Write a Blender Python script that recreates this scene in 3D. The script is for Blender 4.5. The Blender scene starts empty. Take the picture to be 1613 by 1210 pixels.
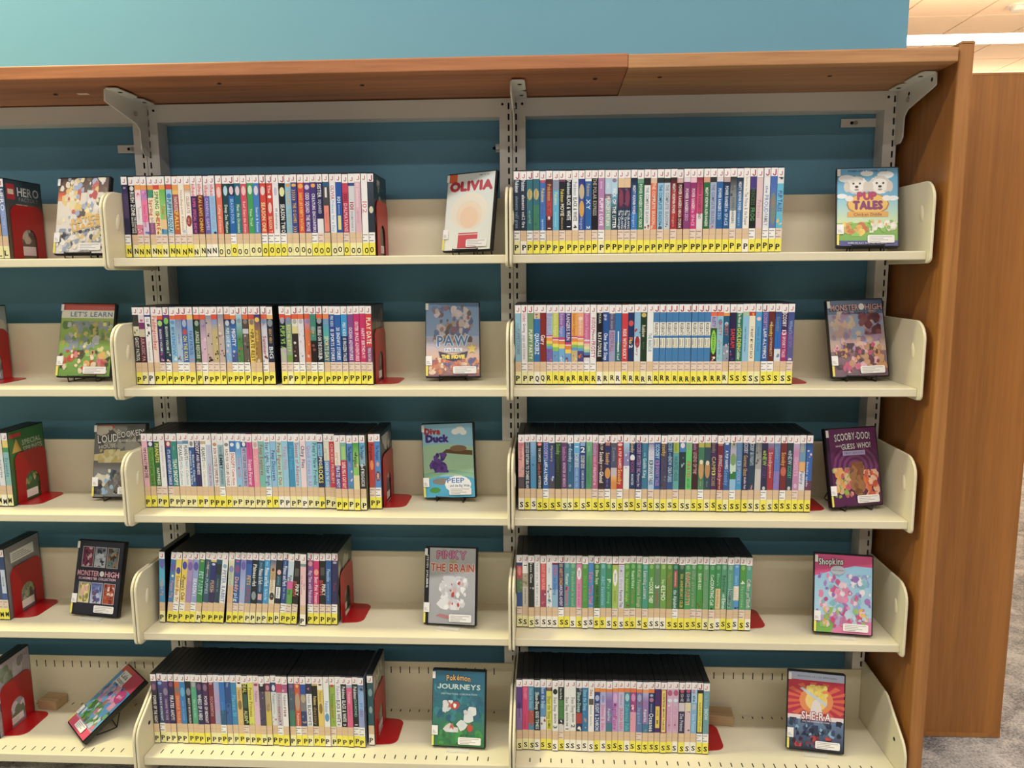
import bpy, bmesh, math, random
from mathutils import Matrix, Vector

scene = bpy.context.scene
COL = scene.collection
PI = math.pi
# ------------------------------------------------------------------ units: measured in millimetres, z = 0 at eye-level datum
FLOOR_Z = -1218.0                      # millimetres below the datum
def W(x, y, z): return Vector((x * .001, y * .001, (z - FLOOR_Z) * .001))

# ------------------------------------------------------------------ camera
cam_data = bpy.data.cameras.new('camera')
cam_data.sensor_fit = 'HORIZONTAL'; cam_data.sensor_width = 36.0
cam_data.lens = 1210.76 / 1613.0 * 36.0
cam_data.clip_start = .02; cam_data.clip_end = 100
cam = bpy.data.objects.new('camera', cam_data); COL.objects.link(cam)
_yaw, _pit, _rol = -0.0504, 0.1422, 0.0076
_fw = Vector((math.sin(_yaw) * math.cos(_pit), math.cos(_yaw) * math.cos(_pit), -math.sin(_pit)))
_r0 = Vector((math.cos(_yaw), -math.sin(_yaw), 0)); _u0 = _r0.cross(_fw)
_r = _r0 * math.cos(_rol) - _u0 * math.sin(_rol); _u = _u0 * math.cos(_rol) + _r0 * math.sin(_rol)
_m = Matrix((_r, _u, -_fw)).transposed().to_4x4(); _m.translation = W(91.93, -1934.9, 26.22)
cam.matrix_world = _m
scene.camera = cam

# ------------------------------------------------------------------ world, lights, exposure
world = bpy.data.worlds.new('world'); scene.world = world; world.use_nodes = True
bg = world.node_tree.nodes['Background']
bg.inputs[0].default_value = (1.0, .97, .94, 1); bg.inputs[1].default_value = .11

def area_light(name, loc, sx, sy, watts, color, rot=(0, 0, 0)):
    l = bpy.data.lights.new(name, 'AREA'); l.shape = 'RECTANGLE'; l.size = sx; l.size_y = sy
    l.energy = watts; l.color = color
    o = bpy.data.objects.new(name, l); COL.objects.link(o); o.location = loc; o.rotation_euler = rot
    return o
CEIL = 2144.0
area_light('ceiling_strip_light', W(500, -1620, CEIL - 62), 7.0, .14, 150, (1.0, .96, .90))
area_light('ceiling_strip_light_second', W(500, -3550, CEIL - 62), 7.0, .14, 95, (1.0, .96, .90))
area_light('ceiling_strip_light_third', W(500, -5700, CEIL - 62), 7.0, .14, 110, (1.0, .96, .90))
FAR_ROWS = ((3860.0, 1500.0), (7600.0, 1500.0))           # strip lamp beyond, then an added unseen row lighting the ceiling: y, left end
for _y, _x in FAR_ROWS:
    area_light('hanging_strip_light', W(_x + 3700, _y, CEIL - 548), 7.2, .10, 150, (1.0, .84, .64))
    area_light('added_ceiling_glow_light', W(_x + 3700, _y, CEIL - 496), 7.2, .10, 190, (1.0, .70, .46), (PI, 0, 0))  # upward light added to brighten the far ceiling
area_light('added_warm_light_left', W(-1900, -520, CEIL - 70), .5, .3, 112, (1.0, .95, .52))  # added warm light for the wall's left side, no known fixture
scene.view_settings.view_transform = 'Standard'
scene.view_settings.look = 'None'
scene.view_settings.gamma = 1.0
scene.view_settings.use_curve_mapping = False
scene.view_settings.exposure = -0.5

# ------------------------------------------------------------------ materials
def lin(h):
    h = h.lstrip('#')
    if len(h) == 3: h = ''.join(c * 2 for c in h)
    out = []
    for i in (0, 2, 4):
        c = int(h[i:i + 2], 16) / 255
        out.append(c / 12.92 if c <= .04045 else ((c + .055) / 1.055) ** 2.4)
    return tuple(out)
def new_mat(name):
    m = bpy.data.materials.new(name); m.use_nodes = True
    nt = m.node_tree; b = nt.nodes['Principled BSDF']
    return m, nt, b
def plain(name, hexc, rough=.5, metal=0, noise=.0, nscale=40, bump=0, bscale=300, spec=.5):
    m, nt, b = new_mat(name)
    c = lin(hexc)
    b.inputs['Roughness'].default_value = rough; b.inputs['Metallic'].default_value = metal
    b.inputs['Specular IOR Level'].default_value = spec
    tc = nt.nodes.new('ShaderNodeTexCoord')
    n = nt.nodes.new('ShaderNodeTexNoise'); n.inputs['Scale'].default_value = nscale; n.inputs['Detail'].default_value = 4
    nt.links.new(tc.outputs['Object'], n.inputs['Vector'])
    mx = nt.nodes.new('ShaderNodeMix'); mx.data_type = 'RGBA'
    mx.inputs[6].default_value = (*[v * (1 - noise) for v in c], 1); mx.inputs[7].default_value = (*[min(1, v * (1 + noise)) for v in c], 1)
    nt.links.new(n.outputs['Fac'], mx.inputs[0]); nt.links.new(mx.outputs[2], b.inputs['Base Color'])
    if bump:
        n2 = nt.nodes.new('ShaderNodeTexNoise'); n2.inputs['Scale'].default_value = bscale
        nt.links.new(tc.outputs['Object'], n2.inputs['Vector'])
        bp = nt.nodes.new('ShaderNodeBump'); bp.inputs['Strength'].default_value = bump; bp.inputs['Distance'].default_value = .001
        nt.links.new(n2.outputs['Fac'], bp.inputs['Height']); nt.links.new(bp.outputs['Normal'], b.inputs['Normal'])
    return m
def wood(name, dark, light, axis='X', fine=1.0, rough=.45):
    m, nt, b = new_mat(name)
    tc = nt.nodes.new('ShaderNodeTexCoord'); mp = nt.nodes.new('ShaderNodeMapping')
    sc = {'X': (1.2, 26, 26), 'Y': (26, 1.2, 26), 'Z': (26, 26, 1.2)}[axis]
    mp.inputs['Scale'].default_value = [s * fine for s in sc]
    nt.links.new(tc.outputs['Object'], mp.inputs['Vector'])
    n = nt.nodes.new('ShaderNodeTexNoise'); n.inputs['Scale'].default_value = 1.0; n.inputs['Detail'].default_value = 8; n.inputs['Roughness'].default_value = .62; n.inputs['Distortion'].default_value = .8
    nt.links.new(mp.outputs[0], n.inputs['Vector'])
    mp2 = nt.nodes.new('ShaderNodeMapping'); mp2.inputs['Scale'].default_value = [s * 7 for s in sc]
    nt.links.new(tc.outputs['Object'], mp2.inputs['Vector'])
    n2 = nt.nodes.new('ShaderNodeTexNoise'); n2.inputs['Scale'].default_value = 1.0; n2.inputs['Detail'].default_value = 3
    nt.links.new(mp2.outputs[0], n2.inputs['Vector'])
    add = nt.nodes.new('ShaderNodeMath'); add.operation = 'MULTIPLY_ADD'; add.inputs[1].default_value = .35
    nt.links.new(n2.outputs['Fac'], add.inputs[0]); nt.links.new(n.outputs['Fac'], add.inputs[2])
    rp = nt.nodes.new('ShaderNodeValToRGB')
    rp.color_ramp.elements[0].position = .42; rp.color_ramp.elements[0].color = (*lin(dark), 1)
    rp.color_ramp.elements[1].position = .86; rp.color_ramp.elements[1].color = (*lin(light), 1)
    nt.links.new(add.outputs[0], rp.inputs[0]); nt.links.new(rp.outputs[0], b.inputs['Base Color'])
    b.inputs['Roughness'].default_value = rough
    bp = nt.nodes.new('ShaderNodeBump'); bp.inputs['Strength'].default_value = .12; bp.inputs['Distance'].default_value = .0006
    nt.links.new(n2.outputs['Fac'], bp.inputs['Height']); nt.links.new(bp.outputs['Normal'], b.inputs['Normal'])
    return m
def printed(name, rough, coat=0.0):
    m, nt, b = new_mat(name)
    a = nt.nodes.new('ShaderNodeVertexColor'); a.layer_name = 'ink'
    nt.links.new(a.outputs['Color'], b.inputs['Base Color'])
    b.inputs['Roughness'].default_value = rough
    b.inputs['Coat Weight'].default_value = coat; b.inputs['Coat Roughness'].default_value = .12
    return m
def carpet_mat():
    m, nt, b = new_mat('carpet')
    tc = nt.nodes.new('ShaderNodeTexCoord')
    n = nt.nodes.new('ShaderNodeTexNoise'); n.inputs['Scale'].default_value = 190; n.inputs['Detail'].default_value = 2
    n2 = nt.nodes.new('ShaderNodeTexNoise'); n2.inputs['Scale'].default_value = 7; n2.inputs['Detail'].default_value = 3; n2.inputs['Distortion'].default_value = 1.2
    nt.links.new(tc.outputs['Object'], n.inputs['Vector']); nt.links.new(tc.outputs['Object'], n2.inputs['Vector'])
    rp = nt.nodes.new('ShaderNodeValToRGB')
    rp.color_ramp.elements[0].position = .36; rp.color_ramp.elements[0].color = (*lin('66666a'), 1)
    rp.color_ramp.elements[1].position = .66; rp.color_ramp.elements[1].color = (*lin('d6d4d0'), 1)
    mx = nt.nodes.new('ShaderNodeMath'); mx.operation = 'MULTIPLY_ADD'; mx.inputs[1].default_value = .55
    mn = nt.nodes.new('ShaderNodeMath'); mn.operation = 'MULTIPLY'; mn.inputs[1].default_value = .5
    nt.links.new(n.outputs['Fac'], mn.inputs[0]); nt.links.new(n2.outputs['Fac'], mx.inputs[0]); nt.links.new(mn.outputs[0], mx.inputs[2])
    nt.links.new(mx.outputs[0], rp.inputs[0]); nt.links.new(rp.outputs[0], b.inputs['Base Color'])
    b.inputs['Roughness'].default_value = .95
    bp = nt.nodes.new('ShaderNodeBump'); bp.inputs['Strength'].default_value = .8; bp.inputs['Distance'].default_value = .004
    nt.links.new(n.outputs['Fac'], bp.inputs['Height']); nt.links.new(bp.outputs['Normal'], b.inputs['Normal'])
    return m
def emissive(name, hexc, s):
    m, nt, b = new_mat(name)
    b.inputs['Base Color'].default_value = (.8, .8, .8, 1)
    b.inputs['Emission Color'].default_value = (*lin(hexc), 1); b.inputs['Emission Strength'].default_value = s
    return m
M_WALL = plain('teal_paint', '659ab4', .7, noise=.05, nscale=3, bump=.15, bscale=500)
M_STEEL = plain('cream_enamel', 'e0d7bc', .38, noise=.02, nscale=60, bump=.06, bscale=900)
M_POST = plain('putty_enamel', 'e2ded6', .45, noise=.02, nscale=60, bump=.06, bscale=900)
M_WOODTOP = wood('oak_red', '804a2b', 'b9784c', 'X', 1.0)
M_WOODTOP2 = wood('oak_tan', '8f5c34', 'bd8b5c', 'X', .8)
M_WOODEND = wood('oak_panel', '895626', 'ae7236', 'Z', .42)
M_WOODEDGE = wood('oak_edge', '8f5a2a', 'b27a42', 'Z', 1.0)
M_BLOCK = wood('pine_block', 'a98b66', 'c4a680', 'X', .8)
M_RED = plain('red_enamel', 'a8141a', .32, noise=.03, nscale=30)
M_BLACK = plain('black_plastic', '161517', .42, noise=.1, nscale=50)
M_WIRE = plain('black_wire', '131214', .4)
M_DARK = plain('dark_void', '0b0a09', .9)
M_ZINC = plain('zinc_screw', 'b9b8b2', .3, metal=.9)
M_CARPET = carpet_mat()
M_CEIL = plain('ceiling_board', 'f4dfc6', .9, noise=.02, nscale=80)  # slight warm tint puts warm lamplight into the board colour
M_GLOW = emissive('lamp_diffuser', 'fff2dc', 9)
M_PRINT = printed('printed_sleeve', .34, .25)
M_STICK = printed('paper_sticker', .5, .1)
m, nt, b = new_mat('clear_acrylic'); M_CLEAR = m
b.inputs['Base Color'].default_value = (.9, .9, .86, 1); b.inputs['Roughness'].default_value = .05
b.inputs['Alpha'].default_value = .22

# ------------------------------------------------------------------ mesh helpers (all in millimetres, local to the object)
def mesh_obj(name, verts, faces, mat, parent=None, smooth=False):
    me = bpy.data.meshes.new(name)
    me.from_pydata([(x * .001, y * .001, z * .001) for x, y, z in verts], [], faces)
    me.materials.append(mat)
    if smooth:
        for p in me.polygons: p.use_smooth = True
    return link_mesh(name, me, parent)
def link_mesh(name, me, parent=None):
    o = bpy.data.objects.new(name, me); COL.objects.link(o)
    if parent is not None: o.parent = parent
    return o
def empty(name, loc, rot=None):
    o = bpy.data.objects.new(name, None); COL.objects.link(o); o.empty_display_size = .02
    o.location = loc
    if rot is not None: o.rotation_euler = rot
    return o
def tag(o, label, cat, group=None):
    o['label'] = label; o['category'] = cat
    if group: o['group'] = group
    return o
class MB:
    def __init__(s): s.v = []; s.f = []
    def box(s, x0, x1, y0, y1, z0, z1):
        n = len(s.v)
        s.v += [(x0, y0, z0), (x1, y0, z0), (x1, y1, z0), (x0, y1, z0), (x0, y0, z1), (x1, y0, z1), (x1, y1, z1), (x0, y1, z1)]
        s.f += [tuple(n + i for i in q) for q in ((0, 3, 2, 1), (4, 5, 6, 7), (0, 1, 5, 4), (1, 2, 6, 5), (2, 3, 7, 6), (3, 0, 4, 7))]
        return s
    def quad(s, a, b, c, d):
        n = len(s.v); s.v += [a, b, c, d]; s.f.append((n, n + 1, n + 2, n + 3)); return s
    def prism(s, pts, axis, lo, hi, bevel=0):
        """closed outline extruded along an axis; optional small chamfer at both rims"""
        def P(u, v, w): return {'x': (w, u, v), 'y': (u, w, v), 'z': (u, v, w)}[axis]
        cu = sum(p[0] for p in pts) / len(pts); cv = sum(p[1] for p in pts) / len(pts)
        def inset(k):
            out = []
            N = len(pts)
            for i, (u, v) in enumerate(pts):
                a = pts[i - 1]; c = pts[(i + 1) % N]
                tx, ty = c[0] - a[0], c[1] - a[1]; l = math.hypot(tx, ty) or 1
                nx, ny = -ty / l, tx / l
                if area < 0: nx, ny = -nx, -ny
                out.append((u + nx * k, v + ny * k))
            return out
        area = sum(pts[i - 1][0] * pts[i][1] - pts[i][0] * pts[i - 1][1] for i in range(len(pts)))
        rings = [(pts, lo), (pts, hi)] if not bevel else [(inset(bevel), lo), (pts, lo + bevel), (pts, hi - bevel), (inset(bevel), hi)]
        n0 = len(s.v); N = len(pts)
        for ps, w in rings: s.v += [P(u, v, w) for u, v in ps]
        s.f.append(tuple(range(n0, n0 + N))[::-1])
        s.f.append(tuple(range(n0 + (len(rings) - 1) * N, n0 + len(rings) * N)))
        for k in range(len(rings) - 1):
            a = n0 + k * N; b = a + N
            for i in range(N):
                j = (i + 1) % N; s.f.append((a + i, a + j, b + j, b + i))
        return s
    def tube(s, pts, r, n=6):
        pts = [Vector(p) for p in pts]; base = len(s.v)
        prev = None
        for i, p in enumerate(pts):
            t = (pts[min(i + 1, len(pts) - 1)] - pts[max(i - 1, 0)]).normalized()
            if prev is None:
                a = t.orthogonal().normalized()
            else:
                a = (prev - t * prev.dot(t)); a = a.normalized() if a.length > 1e-6 else t.orthogonal().normalized()
            prev = a; bb = t.cross(a)
            for k in range(n):
                an = 2 * PI * k / n
                q = p + a * (r * math.cos(an)) + bb * (r * math.sin(an)); s.v.append(tuple(q))
        for i in range(len(pts) - 1):
            for k in range(n):
                k2 = (k + 1) % n; A = base + i * n; B = A + n
                s.f.append((A + k, A + k2, B + k2, B + k))
        s.f.append(tuple(base + k for k in range(n))[::-1]); e = base + (len(pts) - 1) * n
        s.f.append(tuple(e + k for k in range(n)))
        return s
    def disc(s, c, axis, r, depth, n=14):
        """short cylinder, along -y (axis 'y') or along x / z"""
        pts = [(r * math.cos(2 * PI * k / n), r * math.sin(2 * PI * k / n)) for k in range(n)]
        if axis == 'y': pp = [(c[0] + a, c[2] + d) for a, d in pts]; return s.prism(pp, 'y', c[1] - depth, c[1])
        if axis == 'x': pp = [(c[1] + a, c[2] + d) for a, d in pts]; return s.prism(pp, 'x', c[0], c[0] + depth)
        pp = [(c[0] + a, c[1] + d) for a, d in pts]; return s.prism(pp, 'z', c[2], c[2] + depth)
    def build(s, name, mat, parent=None, smooth=False):
        o = mesh_obj(name, s.v, s.f, mat, parent, smooth)
        bm = bmesh.new(); bm.from_mesh(o.data); bmesh.ops.recalc_face_normals(bm, faces=bm.faces); bm.to_mesh(o.data); bm.free()
        return o
def slotted(mb, P, u0, u1, v0, v1, slots):
    """a plate face in (u, v) with rectangular openings [(a, b, c, d)] that share one v band"""
    if not slots: mb.quad(P(u0, v0), P(u1, v0), P(u1, v1), P(u0, v1)); return
    c, d = slots[0][2], slots[0][3]
    mb.quad(P(u0, v0), P(u1, v0), P(u1, c), P(u0, c)); mb.quad(P(u0, d), P(u1, d), P(u1, v1), P(u0, v1))
    x = u0
    for a, b, _, _ in slots:
        mb.quad(P(x, c), P(a, c), P(a, d), P(x, d)); x = b
    mb.quad(P(x, c), P(u1, c), P(u1, d), P(x, d))
def rounded(pts_r, n=6):
    """outline from (u, v, radius) corners"""
    out = []; N = len(pts_r)
    for i, (u, v, r) in enumerate(pts_r):
        if r <= 0: out.append((u, v)); continue
        a = Vector(pts_r[i - 1][:2]); p = Vector((u, v)); c = Vector(pts_r[(i + 1) % N][:2])
        d1 = (a - p).normalized(); d2 = (c - p).normalized()
        ang = math.acos(max(-1, min(1, d1.dot(d2)))); t = r / math.tan(ang / 2)
        ctr = p + (d1 + d2).normalized() * (r / math.sin(ang / 2))
        s0 = p + d1 * t - ctr; s1 = p + d2 * t - ctr
        for k in range(n + 1):
            f = k / n
            w = s0.lerp(s1, f); w = w.normalized() * r
            out.append(tuple(ctr + w))
    return out

# ------------------------------------------------------------------ the setting
def structure(o): o['kind'] = 'structure'; return o
WALL_Y = 52
mb = MB(); mb.box(-3600, 947, WALL_Y, WALL_Y + 150, FLOOR_Z, CEIL)
structure(mb.build('wall_back', M_WALL)).location = W(0, 0, 0)
mb = MB(); mb.box(-4200, 9000, -7000, 11000, FLOOR_Z - 20, FLOOR_Z)
structure(mb.build('floor', M_CARPET)).location = W(0, 0, 0)
ceil = structure(MB().box(-4200, 9000, -7000, 11000, CEIL + 22, CEIL + 40).build('ceiling', M_CEIL)); ceil.location = W(0, 0, 0)
# square-edged boards over the part of the ceiling that can be seen past the wall, with open joints
TX, TY = 610.0, 464.0
tile_me = None
for i in range(-1, 5):
    for j in range(-2, 6):
        x0 = 3027 + (i - 1) * TX; y0 = 5066 + (j - 1) * TY
        if tile_me is None:
            t = MB().prism(rounded([(7, 7, 3), (TX - 7, 7, 3), (TX - 7, TY - 7, 3), (7, TY - 7, 3)], 2), 'z', 0, 22).build('ceiling_tile', M_CEIL, ceil)
            tile_me = t.data
        else:
            t = link_mesh('ceiling_tile', tile_me, ceil)
        t.location = (x0 * .001, y0 * .001, CEIL * .001)
def strip_light(name, x0, x1, y, label):
    r = empty(name, W((x0 + x1) / 2, y, CEIL)); h = (x1 - x0) / 2
    MB().box(-h, h, -48, 48, -532, -508).build('housing', M_POST, r)
    MB().box(-h + 5, h - 5, -61, 61, -538, -504).build('diffuser', M_GLOW, r)
    for sx in (-.9, -.3, .3, .9): MB().tube([(sx * h, 0, -502), (sx * h, 0, 0)], 4).build('hanger_rod', M_POST, r)  # drop and rods made up so light can reach the ceiling
    tag(r, label, 'ceiling light'); return r
strip_light('hanging_strip_lamp', 1500, 8900, 3860, 'long bright white strip lamp hanging beyond the wooden end panel')
strip_light('hanging_strip_lamp', 1500, 8900, 7600, 'added unseen strip lamp lighting the far ceiling, behind the wooden end panel')  # unseen lamp, put in to light the far ceiling
d = empty('recessed_downlight', W(3860, 4833, CEIL)); tag(d, 'small round white fitting in the far ceiling, top right corner', 'ceiling light')
MB().disc((0, 0, -14), 'z', 75, 14, 20).build('trim_ring', M_POST, d)
MB().disc((0, 0, -46), 'z', 46, 32, 16).build('lens', M_POST, d)

# ------------------------------------------------------------------ shelving frames
BAY = 914.4
BAYS = {'left': -BAY * 2, 'middle': -BAY, 'right': 0.0}
POST_W, POST_D, RAIL_Z0, RAIL_Z1 = 31.5, 50.0, 405.0, 447.4
SLOT_TOP = 454.15
def make_post(parent, x0, x1, sx, z_top):
    """box post; the front face has a column of real slots"""
    mb = MB(); H0 = FLOOR_Z + 2
    P = lambda z, x: (x, 0, z)
    slots = []; k = 0
    sl = []
    zc = SLOT_TOP
    while zc > H0 + 60:
        if zc + 8 < z_top: sl.append((zc - 7.5, zc + 7.5))
        zc -= 25.4
    sl.sort()
    slotted(mb, P, H0, z_top, x0, x1, [(a, b, sx - 2.1, sx + 2.1) for a, b in sl])
    D = POST_D
    mb.quad((x0, 0, H0), (x0, D, H0), (x0, D, z_top), (x0, 0, z_top)); mb.quad((x1, 0, H0), (x1, D, H0), (x1, D, z_top), (x1, 0, z_top))
    mb.quad((x0, D, H0), (x1, D, H0), (x1, D, z_top), (x0, D, z_top))
    mb.quad((x0, 0, z_top), (x1, 0, z_top), (x1, D, z_top), (x0, D, z_top))
    mb.quad((x0, 0, H0), (x1, 0, H0), (x1, D, H0), (x0, D, H0))
    p = mb.build('post', M_POST, parent)
    MB().box(x0 + 1, x1 - 1, 22, 23, H0 + 1, z_top - 1).build('post_shade_sheet', M_DARK, p)  # dark sheet inside the post, painted shade behind its slots
    return p
def wall_clip(parent, x0, x1, z, hole):
    c = MB().box(x0, x1, WALL_Y - 5, WALL_Y - 2.2, z - 10, z + 10).build('wall_clip', M_POST, parent)
    MB().disc((hole, WALL_Y - 5, z), 'y', 5, 3, 12).build('screw', M_ZINC, c)
    MB().disc((hole - 9, WALL_Y - 5, z), 'y', 4, .6, 10).build('slot_hole', M_DARK, c)
for bay, x0 in BAYS.items():
    x1 = x0 + BAY
    fr = empty('shelf_frame', W(x0 + BAY / 2, 0, FLOOR_Z)); 
    tag(fr, {'left': 'cream steel shelving frame with slotted posts, left bay cut by the photo edge', 'middle': 'cream steel shelving frame with slotted posts around the middle bay',
             'right': 'cream steel shelving frame with slotted posts beside the wooden end panel'}[bay], 'shelf frame', 'steel shelving frames')
    ox = x0 + BAY / 2
    p1 = make_post(fr, x0 + .6 - ox, x0 + POST_W - ox, x0 + 9 - ox, RAIL_Z1)
    p2 = make_post(fr, x1 - POST_W - ox, x1 - .6 - ox, x1 - 9 - ox, RAIL_Z1)
    rail = MB().box(x0 + POST_W - ox, x1 - POST_W - ox, 0.5, POST_D, RAIL_Z0, RAIL_Z1).build('top_rail', M_POST, fr)
    kick = MB().box(x0 + POST_W - ox, x1 - POST_W - ox, 6, POST_D, FLOOR_Z + 2, FLOOR_Z + 50).build('base_rail', M_POST, fr)
    for sx in (x0 + 24, x1 - 24):
        MB().disc((sx - ox, 0.4, RAIL_Z1 - 14), 'y', 3.2, .8, 10).build('rail_rivet', M_DARK, rail)
    if bay == 'left': wall_clip(fr, x1 - 100 - ox, x1 - 32 - ox, 350, x1 - 62 - ox)
    if bay == 'middle': wall_clip(fr, x1 - 44 - ox, x1 - 32 - ox, 338, x1 - 39 - ox)
    if bay == 'right': wall_clip(fr, x1 - 114 - ox, x1 - 30 - ox, 384, x1 - 80 - ox)
    for o in fr.children:
        o.location = (0, 0, -FLOOR_Z * .001)

# ------------------------------------------------------------------ wooden canopy top, end panels, brackets
WT0, WT1, WTY = 450.0, 478.5, -250.0
def board(name, x0, x1, mat, label, dz=0):
    o = MB().prism(rounded([(WTY, WT0 + dz, 2), (WALL_Y - 2, WT0 + dz, 0), (WALL_Y - 2, WT1 + dz, 0), (WTY, WT1 + dz, 3)], 3), 'x', x0, x1, .6).build(name, mat)
    o.location = W(0, 0, 0); tag(o, label, 'shelf board', 'wooden canopy boards'); return o
b1 = board('canopy_board', -BAY * 2 - 20, 253, M_WOODTOP, 'reddish oak canopy board over the left and middle bays')
b2 = board('canopy_board', 253.8, 921, M_WOODTOP2, 'tan oak canopy board over the right bay, ending at the end panel', -2)
for o, pts in ((b1, ((-1060, -120), (-330, -150), (-640, -190), (190, -165))), (b2, ((330, -170), (700, -150)))):
    for x, y in pts:
        MB().disc((x, y, WT0 - 2.6), 'z', 5, .6, 10).build('screw_hole', M_DARK, o)
MB().box(-1010, -985, -120, -108, WT0 - .6, WT0 - .2).build('tape_scrap', M_CEIL, b1)

def end_panel(name, x0, x1, y0, y1, z1, label):
    r = empty(name, W((x0 + x1) / 2, (y0 + y1) / 2, FLOOR_Z)); tag(r, label, 'wood panel', 'wooden end panels')
    hx, hy, h = (x1 - x0) / 2, (y1 - y0) / 2, z1 - FLOOR_Z
    return r, hx, hy, h
r, hx, hy, h = end_panel('wooden_end_panel', 927, 958, -241, WALL_Y + 60, 490, 'tall oak end panel closing the right side of the shelving')
MB().box(-hx + 1, hx - 1, -hy + 8, hy, 0, h - 6).build('panel_face', M_WOODEND, r)
MB().prism(rounded([(-hx, -hy, 5), (hx, -hy, 5), (hx, -hy + 9, 0), (-hx, -hy + 9, 0)], 4), 'z', 0, h - 5).build('front_edging', M_WOODEDGE, r)
MB().prism(rounded([(-hx, h - 6, 0), (hx, h - 6, 0), (hx, h, 5), (-hx, h, 5)], 4), 'y', -hy, hy).build('top_edging', M_WOODEDGE, r)
r, hx, hy, h = end_panel('wooden_end_panel', 968, 1296, 36, 64, 492, 'wide flat oak panel standing on the carpet beyond the end panel')
MB().box(-hx, hx - 1, -hy, hy, 14, h - 5).build('panel_face', M_WOODEND, r)
MB().box(-hx, hx, -hy - 1.5, hy, 2, 14).build('bottom_edging', M_WOODEDGE, r)
MB().box(-hx, hx, -hy - .5, hy, h - 5, h).build('top_edging', M_WOODEDGE, r)
MB().box(hx - 1, hx, -hy - .3, hy, 14, h - 5).build('side_edging', M_WOODEDGE, r)
for s in (-1, 1): MB().disc((s * hx * .8, 0, 0), 'z', 10, 2, 10).build('foot_glide', M_DARK, r)

def bracket(x, s, label):
    r = empty('canopy_bracket', W(x, 0, 322.5)); tag(r, label, 'bracket', 'canopy brackets')
    out = rounded([(-1, 0, 0), (-28, 0, 8), (-40, 12, 6), (-42, 58, 8), (-58, 70, 5), (-180, 93, 2), (-186, 95, 2), (-184, 122, 3), (-1, 122, 0)], 4)
    MB().prism(out, 'x', -1.5, 1.5, .4).build('arm_plate', M_POST, r)
    fl = MB().prism(rounded([(0, -184, 5), (s * 30, -184, 8), (s * 30, -96, 8), (s * 10, -84, 3), (s * 30, -70, 8), (s * 30, -16, 6), (0, -16, 0)], 3), 'z', 121, 123.5).build('top_flange', M_POST, r)
    for y in (-150, -44): MB().disc((s * 18, y, 120.4), 'z', 5, .6, 10).build('bolt_hole', M_DARK, fl)
    MB().disc((s * 1.5 if s > 0 else -4.5, -60, 92), 'x', 6, 3, 10).build('bolt', M_ZINC, r)
    for y, z in ((-168, 110), (-62, 104)): MB().disc((-2.0, y, z), 'x', 4.5, .4, 10).build('plate_hole', M_DARK, r)
bracket(-BAY + 8, 1, 'steel bracket under the canopy at the left post')
bracket(6, 1, 'steel bracket with a shiny bolt under the canopy at the middle post')
bracket(BAY - 3, -1, 'steel bracket under the canopy in the corner by the end panel')

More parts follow.
